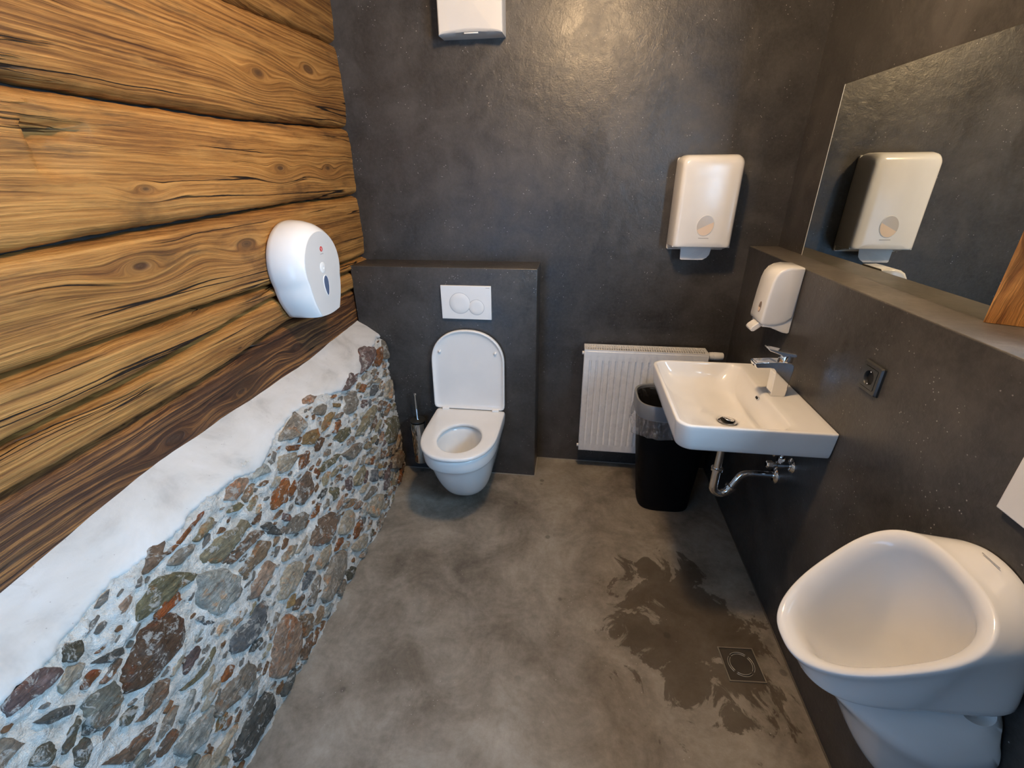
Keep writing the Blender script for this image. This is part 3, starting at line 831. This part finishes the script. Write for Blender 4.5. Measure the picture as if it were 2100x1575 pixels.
obj('emblem_mark', join(prism([(-.642, 1.2935), (-.6395, 1.2935), (-.6395, 1.3045), (-.6435, 1.302), (-.6435, 1.3005), (-.642, 1.301)], .0703, .0709, 'x')), paper, lg, smooth=False)
obj('print_mark', box(.0699, .0703, -.652, -.630, 1.280, 1.2825), grey_print, rd, smooth=False)

# ---------------------------------------------------------------- paper towel dispenser on the back wall
td = empty('paper_towel_dispenser', (1.571, 0, 1.42), 'tall white folded paper towel dispenser on the dark back wall', 'dispenser')
def tsec(y, hw, z0, z1, rt, rb): return [(x, y, z) for x, z in rrect(1.571-hw, 1.571+hw, z0, z1, [rb, rb, rt, rt], 8)]
obj('cover', loft([tsec(-.012, .1285, 1.249, 1.618, .030, .006), tsec(-.030, .1300, 1.248, 1.620, .032, .006), tsec(-.085, .1265, 1.248, 1.619, .034, .008), tsec(-.112, .1230, 1.248, 1.614, .034, .010), tsec(-.122, .1190, 1.249, 1.607, .033, .011), tsec(-.1275, .1120, 1.251, 1.597, .031, .012), tsec(-.130, .1030, 1.254, 1.585, .028, .012), tsec(-.1315, .070, 1.275, 1.545, .02, .012)], True, True), plastic, td, angle=60)
obj('back_plate', join(prism(rrect(1.571-.127, 1.571+.127, 1.226, 1.612, .008), -.014, 0, 'y'), prism([(-.013, 1.229), (-.048, 1.236), (-.085, 1.246), (-.118, 1.2485), (-.118, 1.256), (-.013, 1.256)], 1.571-.122, 1.571-.085, 'x'), prism([(-.013, 1.229), (-.048, 1.236), (-.085, 1.246), (-.118, 1.2485), (-.118, 1.256), (-.013, 1.256)], 1.571+.085, 1.571+.122, 'x')), plastic_soft, td, bevel=.002, angle=40)
def oval(cx, cz, rx, rz, tilt, k=40):
    out = []
    for i in range(k):
        a = 2*math.pi*i/k; u, v = rx*math.cos(a), rz*math.sin(a)
        out.append((cx+u*math.cos(tilt)-v*math.sin(tilt), cz+u*math.sin(tilt)+v*math.cos(tilt)))
    return out
ov = oval(1.5725, 1.342, .0345, .042, -.22)
wn = obj('level_window', prism(ov, -.1330, -.1290, 'y'), window_grey, td, smooth=False)
low = [p for p in oval(1.5725, 1.342, .0335, .041, -.22, 80) if (p[1]-1.342) < .0 + (p[0]-1.5725)*.55]
obj('towel_stack', prism(sorted(low, key=lambda p: math.atan2(p[1]-1.325, p[0]-1.5725)), -.1336, -.1329, 'y'), peach, wn, smooth=False)
obj('window_rim', loft([[(1.5725+(x-1.5725)*1.07, -.1306, 1.342+(z-1.342)*1.06) for x, z in ov], [(1.5725+(x-1.5725)*1.03, -.1334, 1.342+(z-1.342)*1.025) for x, z in ov], [(x, -.1334, z) for x, z in ov], [(x, -.1306, z) for x, z in ov]]), plastic, td, angle=50)
obj('print_mark', box(1.551, 1.594, -.1322, -.1312, 1.2885, 1.2910), grey_print, td, smooth=False)
def sheet():
    out = [(1.494, 1.262), (1.4985, 1.192), (1.503, 1.189), (1.560, 1.1875), (1.597, 1.1885), (1.614, 1.199), (1.624, 1.212), (1.632, 1.262)]
    def P(x, z, dy): return (x, -.083 + .012*math.cos((x-1.56)*18) + .004*math.sin((z-1.2)*40)+dy, z)
    return loft([[P(x, z, 0) for x, z in out], [P(x, z, .004) for x, z in out]], True, True)
tag(obj('paper_towel', sheet(), paper, smooth=False), 'pale folded paper towel hanging out of the tall white dispenser', 'paper towel')

# ---------------------------------------------------------------- soap dispenser on the right half wall
sd = empty('soap_dispenser', (XR, -.516, 1.13), 'small white soap dispenser with push bar above the washbasin', 'dispenser')
sp = [(.003, 1.246), (.045, 1.2475), (.066, 1.243), (.082, 1.233), (.093, 1.216), (.099, 1.192), (.103, 1.150), (.107, 1.090), (.1085, 1.056), (.107, 1.045), (.100, 1.038), (.080, 1.034), (.050, 1.036), (.022, 1.047), (.003, 1.063)]
def soap_sec(y, k):
    out = []
    for i, (u, z) in enumerate(sp):
        a, b = sp[i-1], sp[(i+1) % len(sp)]
        d = Vector((b[0]-a[0], b[1]-a[1])).normalized()
        if i in (0, len(sp)-1): d = Vector((1, 0)) if i == 0 else Vector((-.75, .5)).normalized()
        out.append((XR-max(.002, u+d.y*k), y, z-d.x*k))
    return out
obj('cover', loft([soap_sec(-.516+s*d, k) for s, d, k in ((-1, .0600, .010), (-1, .0592, .0055), (-1, .0570, .0022), (-1, .0530, 0), (1, .0530, 0), (1, .0570, .0022), (1, .0592, .0055), (1, .0600, .010))], True, True), plastic, sd, angle=50)
bp = [(0, 1.240), (.012, 1.240), (.050, 1.060), (.088, 1.044), (.100, 1.030), (.070, 1.027), (.046, 1.018), (.024, 1.009), (.006, 1.006), (0, 1.010)]
obj('back_plate', prism([(XR-u, z) for u, z in bp], -.572, -.460, 'y'), plastic_soft, sd, bevel=.003, angle=40)
pb = [(.086, 1.040), (.104, 1.036), (.122, 1.020), (.127, 1.010), (.122, 1.002), (.112, 1.002), (.096, 1.016), (.084, 1.028)]
obj('push_bar', prism([(XR-u, z) for u, z in pb], -.543, -.489, 'y'), plastic_soft, sd, bevel=.003, angle=40)
ov2 = oval(-.533, 1.096, .0105, .0195, .0)
n_ = (XR-.1065)
wn2 = obj('level_window', loft([[(n_+.0030-(z-1.096)*-.065, y, z) for y, z in ov2], [(n_-.0014-(z-1.096)*-.065, y, z) for y, z in ov2]], True, True), plain('brown_window', (.25, .19, .16), .15), sd, smooth=False)
low2 = [p for p in oval(-.533, 1.096, .0090, .0170, .0, 60) if p[1] < 1.0945]
obj('soap_level', loft([[(n_-.0012-(z-1.096)*-.065, y, z) for y, z in low2], [(n_-.0022-(z-1.096)*-.065, y, z) for y, z in low2]], True, True), peach, wn2, smooth=False)

# ---------------------------------------------------------------- radiator
ra = empty('radiator', (1.395, 0, .143), 'white ribbed panel radiator on the back wall behind the washbasin', 'radiator')
RX0, RX1, RZ0, RZ1, RY = 1.092, 1.698, .143, .737, -.112
def ribs():
    xs = [RX0, RX0+.004, RX0+.020]; dep = [0, 0, 0]
    p = .0328; k = 0; x = RX0+.026
    while x+.012 < RX1-.02:
        xs += [x, x+.0035, x+.0105, x+.014]; dep += [0, 1, 1, 0]
        x += p
    xs += [RX1-.004, RX1]; dep += [0, 0]
    zs = [RZ0, RZ0+.004, RZ0+.044, RZ0+.056, RZ1-.062, RZ1-.050, RZ1-.004, RZ1]; dz = [0, 0, 0, 1, 1, 0, 0, 0]
    V, F = [], []
    for i, x in enumerate(xs):
        for j, z in enumerate(zs):
            y = RY + .0055*dep[i]*dz[j]
            if i in (0, len(xs)-1) or j in (0, len(zs)-1): y += .003
            V.append((x, y, z))
    n = len(zs)
    for i in range(len(xs)-1):
        for j in range(n-1): F.append((i*n+j, (i+1)*n+j, (i+1)*n+j+1, i*n+j+1))
    m = len(V)
    V += [(q[0], RY+.014, q[2]) for q in (V[0], V[(len(xs)-1)*n], V[len(xs)*n-1], V[n-1])]
    a, b, c_, d = 0, (len(xs)-1)*n, len(xs)*n-1, n-1
    F += [(a, m, m+3, d), (b, c_, m+2, m+1), (m, m+1, m+2, m+3)]
    F.append(tuple([i*n for i in range(len(xs))] + [m+1, m]))
    F.append(tuple([i*n+n-1 for i in range(len(xs))] + [m+2, m+3]))
    return V, F
obj('front_panel', ribs(), enamel, ra, angle=30)
obj('rear_panel', box(RX0+.004, RX1-.004, -.034, -.022, RZ0, RZ1), enamel, ra, bevel=.003)
for x in (RX0-.0005, RX1-.0015): obj('side_panel', box(x, x+.002, RY+.004, -.022, RZ0+.03, RZ1+.004), enamel, ra, smooth=False)
gy0, gy1, gz = RY+.002, -.020, RZ1+.004
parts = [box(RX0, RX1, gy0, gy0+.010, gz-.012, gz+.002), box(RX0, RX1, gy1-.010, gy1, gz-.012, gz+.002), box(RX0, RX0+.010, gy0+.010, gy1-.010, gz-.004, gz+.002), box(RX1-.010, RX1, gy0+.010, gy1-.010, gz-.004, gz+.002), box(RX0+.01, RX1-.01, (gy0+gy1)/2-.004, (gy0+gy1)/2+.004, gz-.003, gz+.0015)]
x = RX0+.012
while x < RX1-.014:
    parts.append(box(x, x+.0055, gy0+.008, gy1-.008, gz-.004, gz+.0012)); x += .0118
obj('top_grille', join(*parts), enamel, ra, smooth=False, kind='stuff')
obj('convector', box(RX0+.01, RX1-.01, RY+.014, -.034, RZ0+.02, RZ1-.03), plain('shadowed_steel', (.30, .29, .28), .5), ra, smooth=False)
for z in (RZ1-.018, RZ0+.022): obj('plug', cyl((RX0+.004, RY+.022, z), (RX0-.010, RY+.022, z), .0095, 16), plastic, ra, angle=40)
obj('wall_bracket', join(box(RX0+.08, RX0+.11, -.03, 0, RZ0+.05, RZ1-.05)), enamel, ra, smooth=False)
obj('wall_bracket', join(box(RX1-.11, RX1-.08, -.03, 0, RZ0+.05, RZ1-.05)), enamel, ra, smooth=False)
obj('thermostat_knob', lathe((RX1-.004, -.075, .722), (1, 0, 0), [(0, .012), (.010, .012), (.012, .019), (.030, .0205), (.032, .0190), (.036, .0205), (.074, .0195), (.079, .016), (.080, .004)], 32), plastic, ra, angle=40)

# ---------------------------------------------------------------- waste bin with clear liner
BX, BY = 1.515, -.318
def bsec(f, z, k=56, grow=0.0, wob=0.0, sd_=0.0):
    hx, hy = .128+.046*f+grow, .100+.030*f+grow; cx, cy = BX+.012*(1-f), BY+.010*(1-f); n = 3.4
    out = []
    for i in range(k):
        a = 2*math.pi*i/k; c, s = math.cos(a), math.sin(a)
        r = 1+wob*fbm(c*3+sd_, s*3, z*14, 3)
        out.append((cx+hx*r*math.copysign(abs(c)**(2/n), c), cy+hy*r*math.copysign(abs(s)**(2/n), s), z))
    return out
bn = empty('waste_bin', (BX, BY, 0), 'black waste bin with a grey collar beneath the washbasin', 'bin')
obj('body', loft([bsec(-.10, .002), bsec(-.03, .010), bsec(0, .03), bsec(.5, .30), bsec(.94, .565), bsec(.94, .575), bsec(.90, .575), bsec(.4, .25), bsec(0, .05)], True, True), black_plastic, bn, angle=40)
obj('collar', loft([bsec(.95, .540, grow=.002), bsec(.98, .536, grow=.006), bsec(.99, .545, grow=.007), bsec(1.0, .602, grow=.007), bsec(1.0, .608, grow=.005), bsec(1.0, .609, grow=.000), bsec(1.0, .606, grow=-.004), bsec(.97, .560, grow=-.004)]), grey_plastic, bn, angle=50)
lin = []
for z, f, g, wb_ in ((.545, .96, .006, .01), (.530, .95, .009, .06), (.505, .92, .012, .09), (.480, .88, .021, .11), (.462, .86, .027, .12), (.455, .85, .028, .12), (.452, .85, .022, .10)):
    lin.append(bsec(f, z+.0, 80, g, wb_, 2.2))
tag(obj('bin_liner', loft(lin), bag_mat), 'clear crinkled plastic bag folded over the black bin', 'bag')
ib = obj('inner_bag', loft([bsec(.99, .592, 80, -.006, .02), bsec(.96, .585, 80, -.012, .09), bsec(.9, .55, 80, -.020, .16), bsec(.7, .48, 80, -.03, .16), bsec(.5, .40, 80, -.06, .1)], False, True), plain('black_bag', (.010, .010, .011), .22), bn)

# ---------------------------------------------------------------- washbasin, mixer, trap, valves
ws = empty('washbasin', (XR, -.75, .845), 'white rectangular washbasin on the right half wall with rounded front corners', 'washbasin')
SX0, SY0, SY1, SZ = 1.358, -1.028, -.472, .845
def osec(k, z, r=.052): return [(x, y, z) for x, y in rrect(SX0+k, XR-.001, SY0+k, SY1-k, [r, .004, .004, r], 9, 7)]
def isec(k, z, r, xb, cx=None):
    return [(x, y, z) for x, y in rrect(SX0+k, xb, SY0+k, SY1-k, [r, r, r, r], 9, 7)]
def csec(r, z, c=(1.603, -.75)):
    ref = rrect(SX0+.1, 1.70, SY0+.1, SY1-.1, .04, 9, 7)
    return [(c[0]+r*math.cos(math.atan2(y-c[1], x-c[0])), c[1]+r*math.sin(math.atan2(y-c[1], x-c[0])), z) for x, y in ref]
secs = [osec(.140, .686, .03), osec(.095, .700, .03), osec(.040, .745, .045), osec(.022, .750, .045), osec(.013, .754, .047), osec(.008, .764, .05), osec(.001, .838), osec(.001, .8425), osec(.003, .8455), osec(.007, .8463),
        isec(.0125, .846, .043, 1.703), isec(.0150, .8435, .042, 1.699), isec(.0185, .834, .043, 1.692), isec(.027, .810, .052, 1.680), isec(.042, .784, .064, 1.668), isec(.068, .762, .075, 1.664), isec(.098, .748, .075, 1.672), csec(.066, .735), csec(.048, .729), csec(.033, .7235), csec(.029, .700)]
obj('basin', loft(secs, True, True), ceramic, ws, sub=1)
dr = obj('drain_plug', lathe((1.603, -.75, .7215), (0, 0, 1), [(0, .032), (.0035, .0335), (.0050, .031), (.0040, .0245), (.0010, .0235)], 40), chrome, ws, angle=40)
obj('drain_well', lathe((1.603, -.75, .7215), (0, 0, 1), [(0, .0235), (.0016, .0235)], 32), black_hole, dr, smooth=False)
obj('plug_cap', lathe((1.605, -.75, .7285), (.22, .10, 1), [(0, .018), (.0030, .0200), (.0055, .0185), (.0072, .010), (.0075, .001)], 36), chrome, dr, angle=60)
def slot():
    o = []
    for i in range(28):
        a = 2*math.pi*i/28
        o.append((math.copysign(abs(math.cos(a))**.6, math.cos(a))*.0105, math.sin(a)*.0045))
    nrm = Vector((-1, 0, .47)).normalized(); upv = Vector((.47, 0, 1)).normalized(); c = Vector((1.6860, -.75, .822))
    P = lambda s, e: [tuple(c + Vector((0, 1, 0))*(u*s) + upv*(v*s) + nrm*e) for u, v in o]
    return P
S_ = slot()
obj('overflow_slot', loft([S_(1.0, -.004), S_(1.0, .0022)], True, True), black_hole, ws, smooth=False)
obj('overflow_rim', loft([S_(1.05, -.002), S_(1.45, .0006), S_(1.3, .0026), S_(1.0, .0026)]), chrome, ws, angle=50)

fa = empty('basin_mixer', (1.737, -.757, .845), 'chrome single-lever mixer tap standing on the washbasin', 'tap')
fpoly = [(1.7135, .8455), (1.7605, .8455), (1.7635, .90), (1.7665, .945), (1.7650, .960), (1.757, .968), (1.735, .9715), (1.69, .9705), (1.643, .966), (1.639, .962), (1.6435, .950), (1.650, .9455), (1.690, .9475), (1.702, .9455), (1.709, .938), (1.7115, .925)]
obj('body', prism(fpoly, -.780, -.734, 'y'), chrome, fa, bevel=.0075, seg=4, angle=50)
obj('aerator', lathe((1.655, -.757, .951), (-.25, 0, -1), [(-.01, .0125), (.004, .0125), (.0045, .009)], 24), steel, fa, angle=40)
lv = obj('lever', prism([(1.7655, .989), (1.7665, .9955), (1.762, 1.001), (1.735, 1.0045), (1.700, 1.0115), (1.6745, 1.0165), (1.672, 1.0145), (1.680, 1.008), (1.700, 1.0015), (1.716, .9955), (1.722, .9895)], -.7775, -.7365, 'y'), chrome, fa, bevel=.004, seg=3, angle=50)
obj('lever_neck', lathe((1.741, -.757, .966), (.03, 0, 1), [(0, .0215), (.004, .0225), (.020, .0225), (.028, .021)], 36), chrome, lv, angle=50)

tp = empty('sink_trap', (1.603, -.75, .45), 'chrome pipe trap under the washbasin running to the wall', 'pipe')
pa = [(1.604, -.75, .70), (1.604, -.75, .52), (1.604, -.75, .436)]
for i in range(1, 12):
    a = math.pi + math.radians(150)*i/11
    pa.append((1.634+.030*math.cos(a), -.75, .430+.030*math.sin(a)))
pa2 = [(1.6605, -.75, .4155), (1.668, -.75, .432), (1.676, -.75, .4495), (1.683, -.75, .468), (1.690, -.75, .482), (1.700, -.75, .4935), (1.714, -.75, .500), (1.735, -.75, .502), (1.80, -.75, .502), (1.816, -.75, .502)]
obj('tail_pipe', tube([(1.604, -.75, .6855), (1.604, -.75, .6), (1.604, -.75, .515)], .0145, 24), chrome, tp, angle=50)
obj('trap_bend', tube([(1.604, -.75, .522)]+pa[1:]+pa2[:2], .0165, 24), chrome, tp, angle=50)
obj('outlet_pipe', tube(pa2[1:], [.0135]*5+[.0130]*4, 24), chrome, tp, angle=50)
obj('slip_nut', lathe((1.604, -.75, .512), (0, 0, 1), [(-.007, .019), (-.005, .0225), (.005, .0225), (.007, .019)], 32), chrome, tp, angle=40)
obj('slip_nut', lathe((1.6685, -.75, .434), (.40, 0, .92), [(-.006, .018), (-.004, .0225), (.004, .0225), (.006, .018)], 32), chrome, tp, angle=40)
obj('wall_flange', lathe((XR, -.75, .502), (-1, 0, 0), [(0, .033), (.004, .033), (.010, .026), (.013, .0165)], 36), chrome, tp, angle=40)
for y_, z_, lab in ((-.838, .605, 'chrome angle valve at the wall below the washbasin, nearer the socket'), (-.690, .575, 'chrome angle valve at the wall behind the trap pipe')):
    av = empty('angle_valve', (XR, y_, z_), lab, 'valve', 'angle valves below the washbasin')
    obj('wall_flange', lathe((XR, y_, z_), (-1, 0, 0), [(0, .027), (.003, .027), (.009, .020), (.012, .011)], 32), chrome, av, angle=40)
    obj('body', lathe((XR-.008, y_, z_), (-1, 0, 0), [(0, .0095), (.022, .0095), (.023, .013), (.045, .013), (.047, .009), (.058, .009)], 24), chrome, av, angle=40)
    obj('knob', lathe((XR-.064, y_, z_), (-1, 0, 0), [(0, .010), (.003, .0165), (.020, .0150), (.024, .010)], 6), chrome, av, smooth=False, bevel=.002)
    obj('outlet', lathe((XR-.043, y_, z_), (0, 0, 1), [(0, .009), (.018, .009), (.019, .0125), (.032, .0125), (.033, .006), (.085, .006)], 6), chrome, av, angle=25)

# ---------------------------------------------------------------- socket
so = empty('power_socket', (XR, -1.077, 1.0515), 'dark grey square power socket on the right half wall near the washbasin', 'socket')
obj('frame', loft([[(XR-d, y, z) for y, z in rrect(-1.077-h, -1.077+h, 1.0515-h, 1.0515+h, .004, 4)] for d, h in ((0, .0405), (.006, .0405), (.0105, .037), (.0108, .029), (.009, .028))], True, False), dark_plastic, so, angle=35)
k_ = 32
sq = rrect(-1.077-.0275, -1.077+.0275, 1.0515-.0275, 1.0515+.0275, .002, 2, 9)
ci = lambda r, d: [(XR-d, -1.077+r*math.cos(math.atan2(z-1.0515, y+1.077)), 1.0515+r*math.sin(math.atan2(z-1.0515, y+1.077))) for y, z in sq]
obj('insert', loft([[(XR-.008, y, z) for y, z in sq], [(XR-.0115, y, z) for y, z in sq], ci(.0215, .0118), ci(.0205, .0118), ci(.0195, .0105), ci(.0190, .0020)], False, True), dark_plastic, so, angle=35)
obj('recess_floor', lathe((XR-.0022, -1.077, 1.0515), (-1, 0, 0), [(0, .0188), (.0006, .0188)], 32), black_hole, so, smooth=False)
for s in (-1, 1): obj('earth_clip', box(XR-.0105, XR-.002, -1.079, -1.075, 1.0515+s*.0165-.0014, 1.0515+s*.0165+.0014), chrome, so, smooth=False)

# ---------------------------------------------------------------- mirror leaning plate on the ledge
mi = empty('mirror', (1.936, -.71, HL), 'large frameless mirror standing on the dark ledge, reflecting the towel dispenser', 'mirror')
MY0, MY1, MZ0, MZ1 = -1.178, -.252, HL+.0005, 1.830
obj('glass', box(1.9362, 1.9415, MY0, MY1-.0034, MZ0, MZ1), mirror_glass, mi, smooth=False)
obj('edge', box(1.9358, 1.9418, MY1-.0034, MY1, MZ0, MZ1), mirror_edge_glint, mi, smooth=False)  # pale strip: bright glint along the left glass edge, painted as colour

# ---------------------------------------------------------------- white housing at the top of the back wall
vb = empty('wall_fan', (.557, 0, 2.2), 'white plastic box with a curved underside, highest on the dark back wall', 'fan')
def fan():
    secs = []
    X0, X1 = .426, .690
    ar = lambda x: 1-((x-.558)/.132)**2
    n = 14; xs = [X0+(X1-X0)*i/n for i in range(n+1)]
    def sec(y, ins, zlo, arch): return [(min(max(x, X0+ins), X1-ins), y, zlo+arch*max(0, ar(x))) for x in xs] + [(X1-ins, y, 2.33-ins), (X0+ins, y, 2.33-ins)]
    return loft([sec(0, 0, 2.066, 0), sec(-.04, 0, 2.064, .002), sec(-.085, 0, 2.062, .010), sec(-.092, .002, 2.064, .014), sec(-.095, .006, 2.068, .016)], True, True)
obj('cover', fan(), fan_plastic, vb, angle=30)
obj('latch', box(.530, .588, -.082, -.070, 2.0665, 2.0705), plastic_soft, vb, bevel=.001)

# ---------------------------------------------------------------- floor drain
fd = empty('floor_drain', (1.660, -1.179, 0), 'square steel floor drain with four curved slots beside the urinal', 'drain')
def rot(V):
    a = math.radians(4.0); c, s = math.cos(a), math.sin(a)
    return [(1.660+x*c-y*s, -1.179+x*s+y*c, z) for x, y, z in V]
def grate():
    K = 96; V = []; F = []
    h = .0555
    rings = [0.012, .0365, .0430, None]
    def sqp(a):
        c, s = math.cos(a), math.sin(a); m = max(abs(c), abs(s)); return h*c/m, h*s/m
    for lev, z in enumerate((.0032, -.004)):
        for r in rings:
            for k in range(K):
                a = 2*math.pi*k/K + math.pi/4
                x, y = (r*math.cos(a), r*math.sin(a)) if r else sqp(a)
                V.append((x, y, z))
    n = len(rings)*K
    for lev in (0, 1):
        b = lev*n
        F.append(tuple(b+k for k in range(K)))
        for i in range(3):
            for k in range(K):
                if i == 1 and (k+2) % 24 >= 4: continue
                k2 = (k+1) % K
                F.append((b+i*K+k, b+i*K+k2, b+(i+1)*K+k2, b+(i+1)*K+k))
    for k in range(K):
        k2 = (k+1) % K
        F.append((3*K+k, 3*K+k2, n+3*K+k2, n+3*K+k))
        if (k+2) % 24 >= 4:
            F.append((K+k, K+k2, n+K+k2, n+K+k)); F.append((2*K+k, 2*K+k2, n+2*K+k2, n+2*K+k))
            if (k+1) % 24 < 4 or (k+2) % 24 == 4: F.append((K+k, 2*K+k, n+2*K+k, n+K+k))
            if (k+3) % 24 < 4: F.append((K+k2, 2*K+k2, n+2*K+k2, n+K+k2))
    return rot(V), F
obj('grate', grate(), steel, fd, smooth=False)
fr = join(box(-.061, .061, -.061, -.0570, .0002, .0042), box(-.061, .061, .0570, .061, .0002, .0042), box(-.061, -.0570, -.0570, .0570, .0002, .0042), box(.0570, .061, -.0570, .0570, .0002, .0042))
obj('frame', (rot(fr[0]), fr[1]), plain('polished_steel', (.42, .38, .31), .42, .8), fd, smooth=False)
obj('slot_edge', (lambda p: (rot(p[0]), p[1]))(join(*[tube([(r*math.cos(math.radians(a0+45+6+i*6.5)), r*math.sin(math.radians(a0+45+6+i*6.5)), .0030) for i in range(13)], .0013, 8) for a0 in (0, 90, 180, 270) for r in (.0368, .0427)])), plain('polished_steel_edge', (.62, .58, .50), .35, .7), fd, kind='stuff')
obj('sump', (rot(box(-.058, .058, -.058, .058, .0001, .0006)[0]), box(0, 1, 0, 1, 0, 1)[1]), black_hole, fd, smooth=False)

# ---------------------------------------------------------------- urinal
ur = empty('urinal', (XR, -1.57, .27), 'white ceramic wall urinal at the right wall near the camera', 'urinal')
UY = -1.5685
NU = 72
def sgn(c, e): return math.copysign(abs(c)**e, c)
def rimpt(th, k, dn):
    """point of the tilted egg-shaped rim, inset by k and lowered by dn along the rim normal"""
    n = 2.61; c, s = sgn(math.cos(th), 2/n), sgn(math.sin(th), 2/n)
    x = 1.6247+(.132-k*.78)*c; y = UY+(.1377-k)*s*(1+.271*c); z = .6572+.8954*(x-1.5) - .0046*s*s
    nn = Vector((-.667, 0, .745))
    return Vector((x, y, z)) - nn*dn
TH = [2*math.pi*i/NU for i in range(NU)]
def sm(a, b, x):
    t = min(1, max(0, (x-a)/(b-a))); return t*t*(3-2*t)
def outer(k, dn, zback, wback, xb=XR-.001):
    out = []
    for th in TH:
        p = rimpt(th, k, dn); f = sm(.35, .98, math.cos(th))
        q = Vector((xb, UY+(p.y-UY)*wback, zback - .55*(abs(p.y-UY))**2/.165*1.4))
        out.append(tuple(p.lerp(q, f)))
    return out
def lip(k, dz, wback, zq):
    out = []
    for th in TH:
        p = rimpt(th, k, 0); f = sm(.30, .95, math.cos(th))
        p = Vector((p.x+.034*max(0, -math.cos(th)), UY+(p.y-UY)*.965, .597+.37*(p.x-1.5)+dz))
        q = Vector((XR-.001, UY+(p.y-UY)*wback, zq))
        out.append(tuple(p.lerp(q, f)))
    return out
def skirt(z, xf_, hw, dz=0):
    out = []
    for th in TH:
        c, s = sgn(math.cos(th), .9), sgn(math.sin(th), 1.0 if math.cos(th) < 0 else .8)
        x = min(XR-.001, xf_ + (XR-xf_)*min(1.0, (c+1)/1.12))
        out.append((x, UY+hw*s, z+dz*max(0, c+.2)))
    return out
def mixl(A, B, f): return [tuple(Vector(a).lerp(Vector(b), f)) for a, b in zip(A, B)]
S0 = outer(-.001, .010, .912, 1.04)
S1 = outer(.001, .022, .902, 1.06)
S2 = lip(.008, .004, 1.42, .72)
S2b = lip(.0105, -.004, 1.44, .71)
S3 = lip(.018, -.009, 1.44, .70)
S4 = lip(.032, -.012, 1.44, .69)
K0 = skirt(.560, 1.590, .172, .12)
K1 = skirt(.520, 1.622, .154, .09)
K2 = skirt(.465, 1.655, .134, .06)
K3 = skirt(.400, 1.688, .112, .04)
K4 = skirt(.335, 1.725, .090, .02)
K5 = skirt(.285, 1.762, .066, .01)
K6 = skirt(.262, 1.786, .045)
rims = [[tuple(rimpt(t, -.0005, .005)) for t in TH], [tuple(rimpt(t, .0005, .001)) for t in TH], [tuple(rimpt(t, .005, -.001)) for t in TH], [tuple(rimpt(t, .012, .000)) for t in TH], [tuple(rimpt(t, .022, .008)) for t in TH], [tuple(rimpt(t, .030, .024)) for t in TH], [tuple(rimpt(t, .035, .050)) for t in TH]]
def inn(cx, cz, rx, ry, tilt, egg=.2):
    out = []
    for th in TH:
        c, s = sgn(math.cos(th), .85), sgn(math.sin(th), .85)
        out.append((cx+rx*c, UY+ry*s*(1+egg*c), cz+tilt*rx*c))
    return out
cav = [inn(1.684, .660, .100, .100, .62, .22), inn(1.702, .592, .075, .086, .55, .12), inn(1.727, .530, .052, .060, .4, .05), inn(1.744, .490, .030, .035, .2, 0), inn(1.750, .478, .014, .014, 0, 0)]
secs = [K6, K5, K4, K3, K2, K1, K0, mixl(K0, S4, .75), S4, S3, S2b, S2, mixl(S2, S1, .5), S1, S0] + rims + cav
ub = obj('body', loft(secs, True, True), ceramic, ur, sub=1)
# oval mounting opening through the flank
cut = obj('cutter', ([tuple((1.772+(x-1.772)*1.5, y, z)) for x, y, z in lathe((1.772, UY-.150, .672), (.0, -1, .15), [(-.035, .001), (-.03, .016), (0, .021), (.08, .021)], 32)[0]], lathe((1.772, UY-.150, .672), (.0, -1, .15), [(-.035, .001), (-.03, .016), (0, .021), (.08, .021)], 32)[1]), ceramic)
md = ub.modifiers.new('hole', 'BOOLEAN'); md.operation = 'DIFFERENCE'; md.object = cut; md.solver = 'EXACT'
bpy.context.view_layer.update()
dg = bpy.context.evaluated_depsgraph_get()
newm = bpy.data.meshes.new_from_object(ub.evaluated_get(dg))
if len(newm.polygons) > 100:
    ub.modifiers.clear(); ub.data = newm
    newm.polygons.foreach_set('use_smooth', [True]*len(newm.polygons)); newm.set_sharp_from_angle(angle=math.radians(50))
else:
    ub.modifiers.remove(md)
bpy.data.objects.remove(cut)
obj('print_mark', (lambda a, b: tube([a, (Vector(a)+Vector(b))/2, b], .0007, 6))((1.795, UY+.022, .9035), (1.795, UY-.016, .9045)), grey_print, ur)
up_ = empty('urinal_flush_plate', (XR, -1.582, 1.053), 'white square flush plate on the right half wall above the urinal', 'flush plate')
obj('plate', box(XR-.013, XR, -1.647, -1.517, .988, 1.118), plastic_soft, up_, bevel=.002, angle=40)
obj('button', lathe((XR-.013, -1.582, 1.053), (-1, 0, 0), [(-.004, .030), (.001, .030), (.0018, .028), (.002, .001)], 40), plastic_soft, up_, angle=40)
